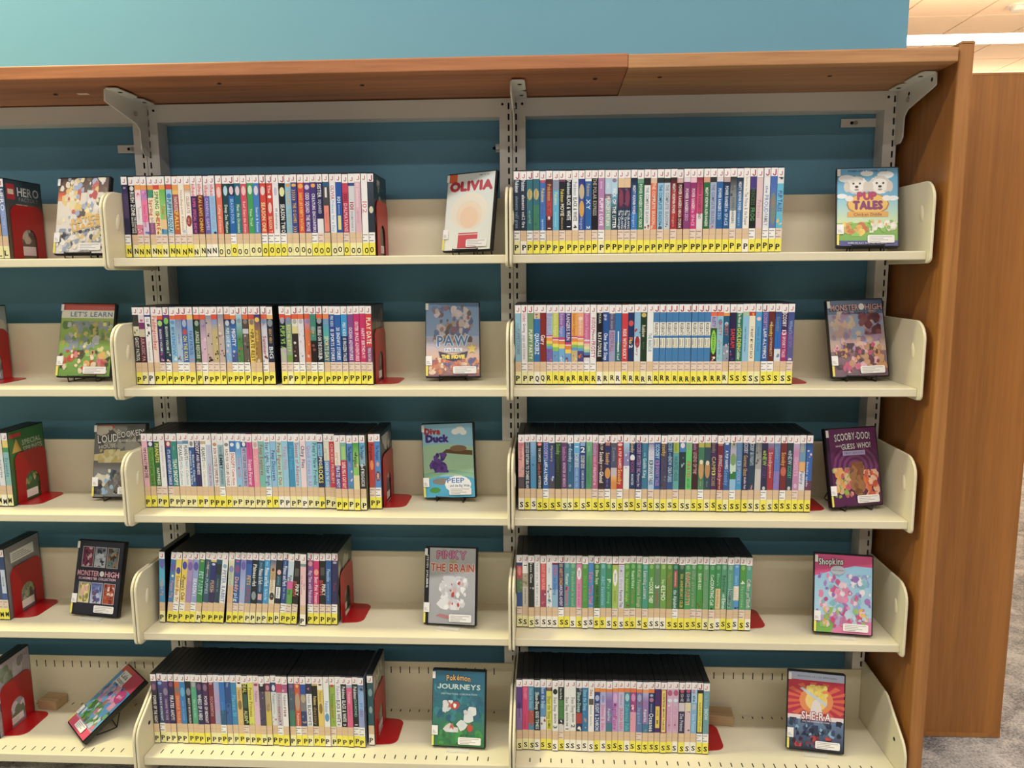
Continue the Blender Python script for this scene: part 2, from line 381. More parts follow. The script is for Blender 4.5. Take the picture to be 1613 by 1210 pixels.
# ------------------------------------------------------------------ shelves
S = {1: 69.0, 2: -233.0, 3: -539.5, 4: -839.0, 5: -1142.0}
ROWN = {1: 'top', 2: 'second', 3: 'third', 4: 'fourth', 5: 'bottom'}
def make_shelf(bay, row):
    x0 = BAYS[bay]; z = S[row]; x1 = x0 + BAY
    r = empty('steel_shelf', W(x0 + BAY / 2, 0, z)); h = BAY / 2
    tag(r, 'cream steel shelf, %s of five in the %s bay' % (ROWN[row], bay), 'shelf', 'cream steel shelves')
    base = row == 5
    lip = -242 if base else -201; ft = -262 if base else -218
    hx = h - 8.0; lipz = -19 if row != 5 else -22
    mb = MB(); P = lambda x, y: (x, y, 0)
    n = 34
    if base:
        xs = [(-hx + 34 + 25.4 * i) for i in range(int((2 * hx - 50) / 25.4))]
        # two slotted bands along the floor of the shelf
        slotted(mb, P, -hx, hx, lip + 2, -100, [(x - 1.3, x + 1.3, -226, -210) for x in xs])
        slotted(mb, P, -hx, hx, -100, -4, [(x - 1.3, x + 1.3, -22, -10) for x in xs])
    else:
        mb.quad((-hx, lip + 2, 0), (hx, lip + 2, 0), (hx, -4, 0), (-hx, -4, 0))
    # rolled front lip and underside
    prof = [(lip + 2, 0), (lip + .6, -.6), (lip, -2), (lip, lipz + 2), (lip + .6, lipz + .6), (lip + 2, lipz), (lip + 16, lipz), (lip + 16, -14), (-4, -14), (-4, 0)]
    for a, b in zip(prof[:-1], prof[1:]):
        mb.quad((-hx, a[0], a[1]), (hx, a[0], a[1]), (hx, b[0], b[1]), (-hx, b[0], b[1]))
    mb.build('shelf_plate', M_STEEL, r)
    # back panel
    mb = MB(); bt = 142 if not base else 134
    if base:
        P2 = lambda x, zz: (x, -4, zz)
        slotted(mb, P2, -hx, hx, 0, bt, [(x - 1.3, x + 1.3, 101, 120) for x in xs])
        mb.quad((-hx, -1, 0), (hx, -1, 0), (hx, -1, bt), (-hx, -1, bt)); mb.quad((-hx, -4, bt), (hx, -4, bt), (hx, -1, bt), (-hx, -1, bt))
        mb.build('back_panel', M_STEEL, r)
        MB().box(-hx + 2, hx - 2, -1.2, -.4, 90, 128).build('slot_shade_sheet', M_DARK, r)  # dark sheet standing in for shade behind the panel slots
        MB().box(-hx + 2, hx - 2, lip + 8, -6, -4.5, -3.5).build('slot_shade_sheet', M_DARK, r)  # same painted shade, under the slots of the shelf floor
    else:
        mb.prism([(-4.5, -14), (-.5, -14), (-.5, bt - 1.5), (-1.5, bt), (-4.5, bt - .8)], 'x', -hx, hx).build('back_panel', M_STEEL, r)
    # two end plates, each with its pressed oval
    out = rounded([(-1, -27, 4), (ft + 18, -27, 8), (ft, -24, 12), (ft, 150, 44), (-1, 151, 6)], 7) if not base else \
        rounded([(-1, -70, 4), (ft, -70, 12), (ft, 75, 55), (-150, 151, 30), (-1, 160, 6)], 7)
    for s in (-1, 1):
        e = MB().prism(out, 'x', s * (h - 1.4) if s < 0 else h - 7.4, s * (h - 7.4) if s < 0 else h - 1.4, 1.6).build('end_plate', M_STEEL, r)
        ix = s * (h - 7.4)
        if base:
            MB().disc((ix - .3 if s > 0 else ix - .1, -205, 68), 'x', 5, .4, 12).build('round_hole', M_DARK, e)
        else:
            ob = bmesh.new(); bmesh.ops.create_uvsphere(ob, u_segments=14, v_segments=8, radius=.001)
            bmesh.ops.scale(ob, vec=(3.0, 8.5, 19), verts=ob.verts)
            me = bpy.data.meshes.new('pressed_oval'); ob.to_mesh(me); ob.free(); me.materials.append(M_STEEL)
            for p in me.polygons: p.use_smooth = True
            v = link_mesh('pressed_oval', me, e); v.location = (ix * .001, -.168, .082); v.rotation_euler = (-.25, 0, 0)
    return r
for bay in BAYS:
    for row in S: make_shelf(bay, row)

# ------------------------------------------------------------------ printing: flat ink shapes on sleeves and stickers
GLYPH = {}
def glyph(ch):
    if ch in GLYPH: return GLYPH[ch]
    cu = bpy.data.curves.new('glyph', 'FONT'); cu.body = ch; cu.size = 1.0; cu.resolution_u = 2; cu.offset = .018
    cu.dimensions = '2D'; cu.fill_mode = 'FRONT'
    ob = bpy.data.objects.new('glyph', cu); COL.objects.link(ob)
    bpy.context.view_layer.update()
    dg = bpy.context.evaluated_depsgraph_get(); ev = ob.evaluated_get(dg); me = ev.to_mesh()
    vs = [(v.co.x, v.co.y) for v in me.vertices]; fs = [tuple(p.vertices) for p in me.polygons]
    ev.to_mesh_clear(); bpy.data.objects.remove(ob); bpy.data.curves.remove(cu)
    x0 = min((v[0] for v in vs), default=0); x1 = max((v[0] for v in vs), default=.3)
    GLYPH[ch] = ([(x - x0, y) for x, y in vs], fs, x1 - x0 if vs else .26)
    return GLYPH[ch]
def _make_j():
    c = [(.30, .72), (.43, .72), (.43, .22)] + [(.215 + .215 * math.cos(t), .21 + .22 * math.sin(t)) for t in (-PI * k / 8 for k in range(1, 8))] + [(0, .21), (.12, .24)] + \
        [(.21 + .09 * math.cos(t), .21 + .10 * math.sin(t)) for t in (-PI + PI * k / 5 for k in range(1, 5))] + [(.30, .22)]
    GLYPH['J'] = (c, [tuple(range(len(c)))[::-1]], .43)
_make_j()
CAP = max(v[1] for v in glyph('H')[0])
_lin = lin
def lin(h):                      # printing inks, a little muted
    c = _lin(h); g = c[0] * .3 + c[1] * .6 + c[2] * .1
    return tuple(v * .88 + g * .12 for v in c)
class Ink:
    """flat coloured shapes in (x, y) millimetres, each a hair above the last"""
    def __init__(s, place, step=.05): s.v = []; s.f = []; s.c = []; s.place = place; s.n = 0; s.step = step; s.rng = random.Random(7)
    def _add(s, pts, faces, cols):
        b = len(s.v)
        d = s.n * s.step; s.n += 1
        s.v += [s.place(x, y, d) for x, y in pts]
        for f in faces:
            s.f.append(tuple(b + i for i in f)); s.c.append([cols[i] if len(cols) > 1 else cols[0] for i in f])
    def poly(s, pts, c):
        s._add(pts, [tuple(range(len(pts)))], [lin(c)])
    def rect(s, x0, y0, x1, y1, c, c2=None):
        a = lin(c); b = lin(c2) if c2 else a
        s._add([(x0, y0), (x1, y0), (x1, y1), (x0, y1)], [(0, 1, 2, 3)], [b, b, a, a])
    def ell(s, x, y, rx, ry, c, rot=0, n=14):
        cs, sn = math.cos(rot), math.sin(rot)
        s._add([(x + rx * math.cos(t) * cs - ry * math.sin(t) * sn, y + rx * math.cos(t) * sn + ry * math.sin(t) * cs) for t in (2 * PI * k / n for k in range(n))], [tuple(range(n))], [lin(c)])
    def blobs(s, x0, y0, x1, y1, cols, n, size, seed=1):
        """loose painted patches inside a box"""
        R = random.Random(seed)
        for k in range(n):
            r = size * (1.25 - .85 * k / n) * R.uniform(.6, 1.15); rx = r * R.uniform(.55, 1.0)
            cx = R.uniform(x0 + min(rx, (x1 - x0) / 2), x1 - min(rx, (x1 - x0) / 2)); cy = R.uniform(y0, y1)
            m = R.randint(7, 11); pts = [(cx, cy)]
            for i in range(m):
                t = 2 * PI * i / m; q = R.uniform(.68, 1.2)
                pts.append((max(x0, min(x1, cx + rx * q * math.cos(t))), max(y0, min(y1, cy + r * q * math.sin(t)))))
            a = lin(R.choice(cols)); b = lin(R.choice(cols)); f = R.uniform(.88, 1.12)
            mid = tuple(min(1, v * f) for v in a)
            rim = [tuple(u * (1 - w) + v * w for u, v in zip(a, b)) for w in (R.uniform(0, .35) for _ in range(m))]
            s._add(pts, [(0, i + 1, (i + 1) % m + 1) for i in range(m)], [mid] + rim)
    def text(s, t, x, y, w, h, c, rot=0.0, align='c', maxr=1.25, outline=None, arch=0):
        """text of cap height h centred at (x, y), squeezed to width w, turned by rot"""
        if outline:
            o = h * .09
            for dx, dy in ((o, 0), (-o, 0), (0, o), (0, -o)):
                s.text(t, x + dx, y + dy, w, h, outline, rot, align, maxr, None, arch)
        sc = h / CAP; gap = .09
        tot = sum((glyph(ch)[2] if ch != ' ' else .3) + gap for ch in t) - gap
        nat = tot * sc; sx = sc * min(maxr, w / nat) if nat else sc
        L = tot * sx
        px = {'c': -L / 2, 'l': 0, 'r': -L}[align]; cs, sn = math.cos(rot), math.sin(rot)
        V = []; F = []
        for ch in t:
            if ch == ' ': px += (.3 + gap) * sx; continue
            gv, gf, gw = glyph(ch); b = len(V)
            lift = arch * (1 - (2 * (px + gw * sx / 2) / max(L, 1e-6)) ** 2) if arch else 0
            for a, d in gv:
                u = px + a * sx; v = d * sc - h / 2 + lift
                V.append((x + u * cs - v * sn, y + u * sn + v * cs))
            F += [tuple(b + i for i in f) for f in gf]
            px += (gw + gap) * sx
        if V: s._add(V, F, [lin(c)])
    def mesh(s, name, mat):
        me = bpy.data.meshes.new(name)
        me.from_pydata([(x * .001, y * .001, z * .001) for x, y, z in s.v], [], s.f)
        a = me.color_attributes.new('ink', 'FLOAT_COLOR', 'CORNER')
        buf = []
        for cs in s.c:
            for c in cs: buf += (c[0], c[1], c[2], 1.0)
        a.data.foreach_set('color', buf)
        me.materials.append(mat)
        return me

# ------------------------------------------------------------------ DVD cases
TH, DP, HT = 14.2, 135.0, 190.0
bmc = MB().box(-TH / 2, TH / 2, 0, DP, 0, HT).build('case_shell', M_BLACK)
_bm = bmesh.new(); _bm.from_mesh(bmc.data); bmesh.ops.bevel(_bm, geom=_bm.edges[:], offset=.0009, segments=1, affect='EDGES'); _bm.to_mesh(bmc.data); _bm.free()
CASE_ME = bmc.data; bpy.data.objects.remove(bmc)
SPINE = lambda x, y, d: (x, -.25 - d, y)
A0, A1 = 55.0, 169.0            # printed art between the lower labels and the top sticker
BRNG = random.Random(11)
STK = {}
def sticker_mesh(kind, *a):
    key = (kind,) + a
    if key in STK: return STK[key]
    ink = Ink(lambda x, y, d: (x, -.75 - d, y), .05); w = TH / 2 - .15
    if kind == 'top':
        big, off, dz = a
        ink.rect(-w, 169 + dz, w, 187.2 + dz * .3, 'f3eeee')
        if big: ink.text('J', off, 177 + dz, 8.0, 13.2, 'a8104a')
        else: ink.text('J', off, 177.2 + dz, 6, 9.2, 'b8505a')
    elif kind == 'call':
        c = {'w': 'f4f2f0', 't': 'e0c09a', 'p': 'e8d2c2'}[a[0]]
        ink.rect(-w, 31.5, w, 55, c)
        if a[0] != 't':
            q = {'w': '55525a', 'p': '94796e'}[a[0]]
            for k, (l, y) in enumerate(((.86, 49.5), (.25, 43.5), (.8, 36.0))): ink.rect(-w + .8, y - .8, -w + .8 + l * 2 * w * .9, y + .8, q)
        else:
            ink.rect(-w, 42.5, w, 43.3, 'd0b08a')
    elif kind == 'letter':
        c = {'Y': 'f4ea30', 'P': 'f2edaa', 'W': 'f6f2e2'}[a[0]]
        ink.rect(-w, 3.0, w, 31.5, c); [ink.text(a[1], a[2] + q, 15.5 + a[3], 8.4, 12.2, '161412', maxr=1.05) for q in (-.35, .35)]
    STK[key] = ink.mesh({'top': 'top_sticker', 'call': 'call_number_label', 'letter': 'letter_sticker'}[kind], M_STICK)
    return STK[key]
NAMES = [('black', (20, 20, 22)), ('charcoal', (60, 60, 66)), ('grey', (130, 130, 135)), ('silver', (190, 195, 205)), ('white', (240, 240, 240)), ('cream', (240, 228, 200)),
         ('navy', (35, 40, 95)), ('blue', (45, 95, 170)), ('light blue', (140, 195, 230)), ('teal', (50, 120, 130)), ('dark teal', (25, 70, 80)), ('aqua', (120, 200, 195)),
         ('dark green', (30, 80, 55)), ('green', (75, 150, 75)), ('lime', (160, 190, 60)), ('yellow', (235, 215, 60)), ('gold', (200, 165, 80)), ('orange', (235, 140, 60)),
         ('coral', (235, 105, 90)), ('red', (205, 40, 45)), ('maroon', (110, 30, 45)), ('crimson', (175, 30, 70)), ('magenta', (215, 35, 110)), ('pink', (235, 150, 180)),
         ('pale pink', (240, 205, 210)), ('lilac', (190, 160, 205)), ('purple', (105, 65, 140)), ('dark purple', (60, 40, 85)), ('brown', (120, 80, 60)), ('tan', (210, 180, 140)),
         ('lavender', (175, 180, 220)), ('slate', (85, 100, 130))]
def colour_name(h):
    if len(h) == 3: h = ''.join(c * 2 for c in h)
    c = [int(h[i:i + 2], 16) for i in (0, 2, 4)]
    return min(NAMES, key=lambda n: sum((a - b) ** 2 for a, b in zip(c, n[1])))[0]
def parse_segs(s):
    out = []
    for q in s.split(','):
        g = q.startswith('~'); q = q.lstrip('~')
        c, _, w = q.partition('/'); out.append((c, float(w) if w else None, g))
    rest = [i for i, o in enumerate(out) if o[1] is None]; used = sum(o[1] or 0 for o in out)
    return [(c, w if w is not None else (1 - used) / len(rest), g) for c, w, g in out]
ORD = lambda n: '%d%s' % (n, 'th' if 10 < n % 100 < 14 else {1: 'st', 2: 'nd', 3: 'rd'}.get(n % 10, 'th'))
def make_dvd(loc, rot, spec, letter, label, group, seed, cover=None):
    fld = spec.split('|'); flags, segs = fld[0], fld[1]
    texts = fld[2] if len(fld) > 2 else ''; blobs = fld[-1] if len(fld) > 3 else ''
    R = random.Random(seed)
    root = empty('dvd_case', loc, rot); tag(root, label, 'dvd', group)
    link_mesh('case_shell', CASE_ME, root)
    sg = parse_segs(segs); w = TH / 2 - .12
    ink = Ink(SPINE, .035)
    ink.rect(-w, 2.5, w, 187.5, sg[-1][0])
    y = A1 + (0 if sg else 0); L = A1 - A0
    for i, (c, f, g) in enumerate(sg):
        y2 = y - f * L
        nxt = sg[i + 1][0] if g and i + 1 < len(sg) else c
        ink.rect(-w, y2 if i < len(sg) - 1 else A0 - 2, w, y, c, nxt); y = y2
    if blobs:
        for k, bsp in enumerate(blobs.split('^')):
            a, b, n, cols = bsp.split(':')
            ink.blobs(-w, A1 - float(b) * L, w, A1 - float(a) * L, cols.split(','), int(n), 3.4, seed * 7 + k)
    if texts:
        for tsp in texts.split('^'):
            a, b, sz, c, t = tsp.split(':', 4); a, b, sz = float(a), float(b), float(sz)
            ln = (b - a) * L; xo = 0
            if t.startswith('<'): t = t[1:]; xo = -3.1
            elif t.startswith('>'): t = t[1:]; xo = 3.1
            if t.startswith('_'):      # a printed box
                ink.rect(-w * sz + xo * 0, A1 - b * L, w * sz, A1 - a * L, c); continue
            if t.startswith('@'):      # a printed roundel
                ink.ell(0, A1 - (a + b) / 2 * L, w * sz, ln / 2, c); continue
            up = t.startswith('!')     # upright lettering
            if up: ink.text(t[1:], 0, A1 - (a + b) / 2 * L, TH * .8, sz * TH, c); continue
            ink.text(t, xo, A1 - (a + b) / 2 * L, ln, sz * TH * .62, c, -PI / 2, maxr=1.5)
    link_mesh('printed_sleeve', ink.mesh('printed_sleeve', M_PRINT), root)
    big = flags[0] == 'J'
    link_mesh('top_sticker', sticker_mesh('top', big, R.choice((-1.4, -.4, .6, 1.6)), R.choice((-2.0, -1.0, 0, 0, .6)) if not big else 0), root)
    link_mesh('call_number_label', sticker_mesh('call', flags[2]), root)
    link_mesh('letter_sticker', sticker_mesh('letter', flags[1], letter, R.choice((-1.2, .3, 1.4)), R.choice((-1.6, 0, 0, 1.4))), root)
    if cover:
        ci = Ink(lambda x, y, d: (TH / 2 + .2 + d, x + 2, y + 2.5), .04)
        cover(ci); link_mesh('cover_art', ci.mesh('cover_art', M_PRINT), root)
    return root
# ------------------------------------------------------------------ spines, read off shelf by shelf: flags | colours top to bottom | lettering | patches
# flags: top letter small/large, colour of the letter sticker, kind of call-number label
SP = {}
SP['M1'] = ('N' * 15 + 'O' * 25, '''jYw|~2c2655,4a3a68,2a2450|.02:.1:.6:ccc:S
jPt|1b1b22|.02:.12:.7:ddd:@^.14:.62:1.0:f4f4f4:RUSH ZONE^.64:.97:.5:e8e8e8:<SEASON ONE^.64:.97:.5:e8e8e8:>THE GUARDIANS
jYp|f0a04a/.1,f5d7e2/.2,e9e4ea,e07a96/.2|.45:.7:.6:c8c0d0:Sweet|.14:.5:4:e06088,d94a6c,f2c4d4^.8:1:5:c83a5c,f3e4e8,a04060
jYp|f0a04a/.1,c988c8/.2,f27cae,d9c6e8/.25|.4:.85:.75:e8508c:Sweet Dreams|.1:.35:4:d84c98,8c5cb8,f0a8d0^.92:1:2:5a6cc0
jPt|f0a04a/.1,4a9a78/.16,f4e8c4/.5,9a5a86|.3:.62:.85:cc4a4a:Spring^.66:.96:.8:b88ab0:bloom|.1:.25:3:6cb488,2f7a5c
jYp|e24a34/.1,f5f0b8,f3e8a8|.14:.6:1.0:2f8a4c:SPRING IS^.6:.92:1.0:c8403c:HERE|.9:1:3:b04a3a,e2d23c
jPp|f2a24e/.1,~6cbc4c,8ccc6c,f0c890/.2,5aa0c0/.1|.42:.6:.7:e0702c:Tales|.4:.7:3:f2e0a8,e8a05c^.88:1:2:3a7ac0
jYp|dd4a38/.1,~8fd0f0,a9dcf2|.18:.28:.8:4c86c8:@^.3:.97:1.05:2a2a3a:PUPPYPALOOZA!
jYp|f0a44c/.12,f3c45a/.08,a8525a/.3,c2622f|.25:.55:.85:f4e6d8:FANTASTIC^.56:.9:.95:f6d34c:FALL!
jYp|f6ecdc|.12:.95:.6:c9a890:Needlepoint Rhymes|.9:1:2:7a98d8,c0d0ec
jYp|f2a860/.1,~c9a488/.1,f7ebe0|.24:.58:.8:a88c7c:CELEBRATE^.62:.85:.95:a0403c:@^.66:.82:.5:f0c8c0:joy
jPt|f3dfe0/.24,4a2a68|.0:.24:.9:e0445c:nihao^.28:.98:.75:ee6aa0:SUPER SPECIAL SHOW
jPt|f3dfe0/.22,7c2f35|.0:.22:.9:e0445c:nihao^.24:.96:.85:f2c63c:KAI LAN'S CHINA!
jWt|f3dfe0/.24,7468b8|.0:.24:.9:e0445c:nihao^.28:.92:.75:c8c0f0:CARNIVAL GAMES
jWt|e8e4f0/.24,8cc8ee|.0:.24:.9:e0445c:nihao^.28:.9:.75:b0a0dc:FUN IN THE SUN|.95:1:2:2a3040
jPt|f0705c|.06:.28:.7:f6c8c4:@^.42:.97:.65:f7dcc0:Calling all Critters
jPt|1f4a52|.04:.24:.7:b8dcec:@^.42:.98:.75:e6ecda:Deep Sea Mission
JYw|18364e/.24,1f68b8|.05:.22:.7:e6c8d4:@^.3:.8:.8:9fd2f2:SEASON FOUR
jPt|0f6a80/.4,1c8084|.05:.24:.7:e4d0dc:@^.42:.98:.7:e8eadc:Meet the Octonauts
jPt|dd4c60|.05:.24:.7:f2c4cc:@^.36:.98:.62:f6d8d0:Reef Stars the Ocean
jPt|3aa45c|.04:.22:.7:d0ead0:@^.5:.85:.6:d8f0c8:Time Trial!
jPt|3a82d0|.05:.24:.7:ead4e4:@^.48:.97:.6:dcecf8:Search & Rescue
JYw|e0412e|.06:.24:.75:f0d4d4:@^.38:.97:.95:f3e6a4:SEASON ONE
JYw|dc3a30|.04:.2:.7:f6dccc:The^.24:.3:.6:f8f0ea:@^.38:.6:.6:f3c8c0:@^.66:.98:.85:f5d9b0:SEASON T
jYw|eceaf0|.08:.25:.5:c8c0dc:@^.5:.92:.6:8a8a98:99 adventures
JYw|16222e|.08:.27:.85:e6e6a2:@^.42:.99:1.05:f6f6f2:SEASON TWO
jPt|8cc8e8|.02:.08:.8:e8a03c:@^.14:.45:.9:d9ab3a:VILLAINS^.5:.97:.7:b2b060:THE BEST OF
jPt|3c4690|.02:.08:.8:f0b250:@^.12:.36:.7:e8bc4c:)))))^.4:.8:.8:e6b448:THE O GAMES^.84:1:.7:e2b04a:)))
jPt|df3f36|.02:.12:.8:f0b04c:@^.2:.96:.8:f3d456:DANCE LIKE ROBERT'S WATCHING
jPt|5a3c8c|.04:.14:.75:d8c8e8:@^.2:.97:.95:f2e8f4:ODD SQUAD: THE MOVIE
jYw|4a3882|.02:.1:.75:f0a84c:@^.22:.98:.75:f0eaf6:CREATURE ENCOUNTERS
jYp|2c2a5c/.72,e6e8ee|.03:.3:.95:ecebf2:SISTER^.34:.62:.75:c8c8dc:SQUARED
jYt|2a6088/.08,4a4a50/.6,5c6470|.1:.3:.35:e4e0da:_^.46:.98:.8:f08878:_^.6:.8:.5:d86858:Shorty
jPt|eef0f6|.06:.34:.85:c83c4c:OLIVIA^.36:.98:.7:7ab4dc:Princess for a Day
jPt|1f58b0|.28:.42:.8:dcecfa:101^.66:.94:.5:e8dc6a:_^.44:.64:.4:a8c8ec:dalmatians
jYp|d03a5c/.2,c22f55|.2:.4:.85:8c1c34:101^.42:.98:.9:f2c2cc:DALMATIANS
jPt|274c8c/.08,d6d8de|.38:.56:.95:b02838:101^.58:.96:.45:8a8a9c:DALMATIANS II
jPt|e2b4c4|.02:.5:.7:f3dce4:101 Dalmatians^.5:.9:.4:cc94ac:platinum
jYw|f4f1f2|.35:.65:1.1:e08a9c:102
JYw|~3f4c5c,2c3844|.48:.62:.7:d8d2b8:@''')
SP['R1'] = ('P' * 41, '''JPw|22344c|.02:.25:.95:e8eef4:Pokémon^.32:.95:.8:8fa8c0:elements vol.1 grass
jWt|24384e|.02:.22:.95:e2eaf2:Pokémon^.3:.94:.8:eae2ea:elements vol.2 fire
JYw|2e7484|.18:.4:.85:c8b878:@^.2:.38:.7:8c7c4c:Pokémon^.5:.95:.6:8cc0a4:world|.4:1:5:3a8a6c,2a6a6c,5aa48c
jYp|2a7080,3a8264|.18:.4:.85:c8b878:@^.2:.38:.7:8c7c4c:Pokémon|.4:1:5:3a8a6c,2a6a6c,5aa48c
jYw|3c74c4/.5,2a7cd0|.0:.07:.8:d84c5c:@^.18:.44:.85:e8d25c:Pokémon^.5:.72:.75:6a5aa0:Ruby^.78:1:.5:c8dcf0:special
jYt|5a2a30/.1,~6a2a34,a83c40/.35,5a2c34|.1:.42:.9:d8a85c:Pokémon^.44:.64:.9:d0504c:XY^.92:1:.8:f4f0f0:1|.6:.8:3:c84c44,f0d8d8
jYt|8c98b4/.22,5cb8e2|.26:.5:.8:e8e28c:Pokémon^.62:.95:.45:a8dcf2:journeys
jYp|8a3c6c/.05,20242c|.2:.45:.85:e8d25c:Pokémon^.48:.72:.9:f2ead0:MOVIE^.74:.98:.5:c8a870:diancie
jYt|1b2634|.03:.3:.9:e8edf2:Pokémon^.32:.8:.95:f2f4f6:BLACK & WHITE^.86:1:.9:f6f6f6:1
jYt|eef0f2|.06:.32:.9:8a94b0:Pokémon^.36:.82:.95:2c3038:BLACK & WHITE^.86:1:.9:22262c:4
jYp|2c3f96/.3,3450a4|.1:.4:.85:c8b890:@^.42:.75:.8:d8a44c:@^.76:.98:.7:9fb4e4:league|.05:1:5:3c62b4,2a3c86
jYt|f1eef0/.05,1f64b0|.1:.34:.85:c8b478:Pokémon^.4:.6:1.0:d8e4f4:XY^.9:1:.8:eef2f8:2|.3:1:4:2a78c8,184c8c
jYp|1d1c1e|.0:.72:.9:b0aca4:THE POLAR EXPRESS
jPw|b982b8|.06:.2:.5:e6cfe6:little^.38:.92:.9:f8f2f8:PUPPY LOVE
jYt|b8d4ec/.3,8c6c84/.08,~a8c4d8,8cb4a4|.08:.2:.5:e8eef4:the^.35:.92:.9:f4f4ee:PRANCER'S RETURN|.35:.8:4:8c4c54,c8a8a0,6c88a4
jYt|b4d8ee/.3,~6cb0d4,2f4c5c|.0:.08:.7:8c7ca0:@^.2:.97:.85:f4f8fa:PICK OF THE LITTER
jYp|e8c89c/.18,4c2c4c/.4,1f3a5c|.22:.55:.7:8a3c5c:@^.62:.98:.55:d8e4f0:>ZTURANG^.62:.98:.6:e8eef4:<The Carnage|.2:.55:4:3a6c9c,8c2c44
jYp|e8c89c/.18,4c2c4c/.4,1f3a5c|.22:.55:.7:8a3c5c:@^.62:.98:.55:d8e4f0:>ZTURANG^.62:.98:.6:e8eef4:<The Carnage|.2:.55:4:3a6c9c,8c2c44
jYp|~17191f,1f5aa4/.35,2f7cd0|.14:.7:.7:eef2f6:MIGHTY MORPHIN POWER^.7:.95:.6:a8c8ec:rangers
jYt|6ca488/.1,2a7c50|.12:.96:.72:eef4ec:POWER RANGERS MYSTIC FORCE
jYt|2a2c30/.14,e6e8ea|.18:.88:.7:8a8e94:THE COMPLETE SEASON|.88:1:3:8c4c3c,c88a6c
jYt|e8c4a8/.1,ec6c4c|.1:.9:.75:f0e2c8:THE COMPLETE SEASON|.92:1:2:e8c8a8
jYp|2c3438/.1,8cc4e4|.14:.9:.75:3f5c8c:THE COMPLETE SEASON|.9:1:2:4c5464
jYt|2c3034/.1,c8d2e0|.14:.9:.75:7c8698:THE COMPLETE SEASON|.9:1:2:3a3a40
jYp|~1c1d1c,a8242c/.35,b0252c|.12:.7:.7:f4f0ee:MIGHTY MORPHIN POWER^.72:.95:.5:e0a8a0:rangers
jYt|e2b8b4/.1,~3a1a20,8c1f2a/.4,6a1f28|.14:.97:.75:f0e8e6:POWER RANGERS NINJA STORM
jYt|e6dce4/.09,8c3c7c|.22:.68:.75:f2e6f0:POWER RANGERS^.7:.84:.75:e0a8d4:ZEO
jYp|f2c8dc/.1,~8c2c6c,c8267c|.22:.62:.75:f6e4ee:POWER RANGERS^.64:.94:.75:f2b8d4:in SPACE
jYp|~8c2440,d84c7c/.4,e8e2e4|.12:.8:.7:6a2c44:POWER RANGERS DINO
jYt|dca088/.1,1f6c3a|.2:.95:.7:eef2ec:MIGHTY MORPHIN ALIEN RANGERS
jYt|2c3034/.1,a8b4d4|.14:.9:.75:6a78a0:THE COMPLETE SEASON|.9:1:3:c8508c
jYt|e6dce0/.09,1f64a8|.22:.66:.75:eaf2fa:POWER RANGERS^.68:.82:.75:a8d0f2:ZEO
jYt|c8a8a8/.1,~1f2c4c,1f5c9c|.18:.6:.75:eaf2fa:POWER RANGERS^.62:.94:.75:c8def4:in SPACE
jYp|~202428,8a9094/.3,e6e6e4|.4:.9:.6:5c6468:POWER RANGERS|.1:.5:3:4c5054,c8ccd0
jYt|~1c2a3a,3a78b4|.1:.65:.7:e8eef4:MIGHTY MORPHIN POWER^.66:.95:.5:a8cce8:rangers
jWt|f3efe4|.02:.28:.5:b8b4b8:barbie as^.3:.94:.8:8c88a4:The Prince & the Pauper
JYw|4c3c8c/.25,1c221f|.22:.55:.9:4a6a4c:PRINCESS^.6:.85:1.0:5ca468:FROG
jYt|e8c8cc|.45:.8:.9:c89aac:Princess
JYw|e9ecf2|.14:.36:.6:6a78b4:the^.36:.7:.95:7c94cc:PROUD^.72:.95:.9:8c94a8:FAMILY
JYw|~3c6cc4,5c7cbc|.3:.95:.85:7c8c84:@^.4:.6:.7:b87c5c:PUNKY|.3:.95:4:8c9488,b4745c,6c7c8c
jYp|e2e4e8/.14,5cc0e0|.28:.68:1.05:5a4ca4:PUP TALES|.0:.14:2:8a8a8c,4c4c50^.72:1:4:e8c04c,8cc05c,f2e8d0''')
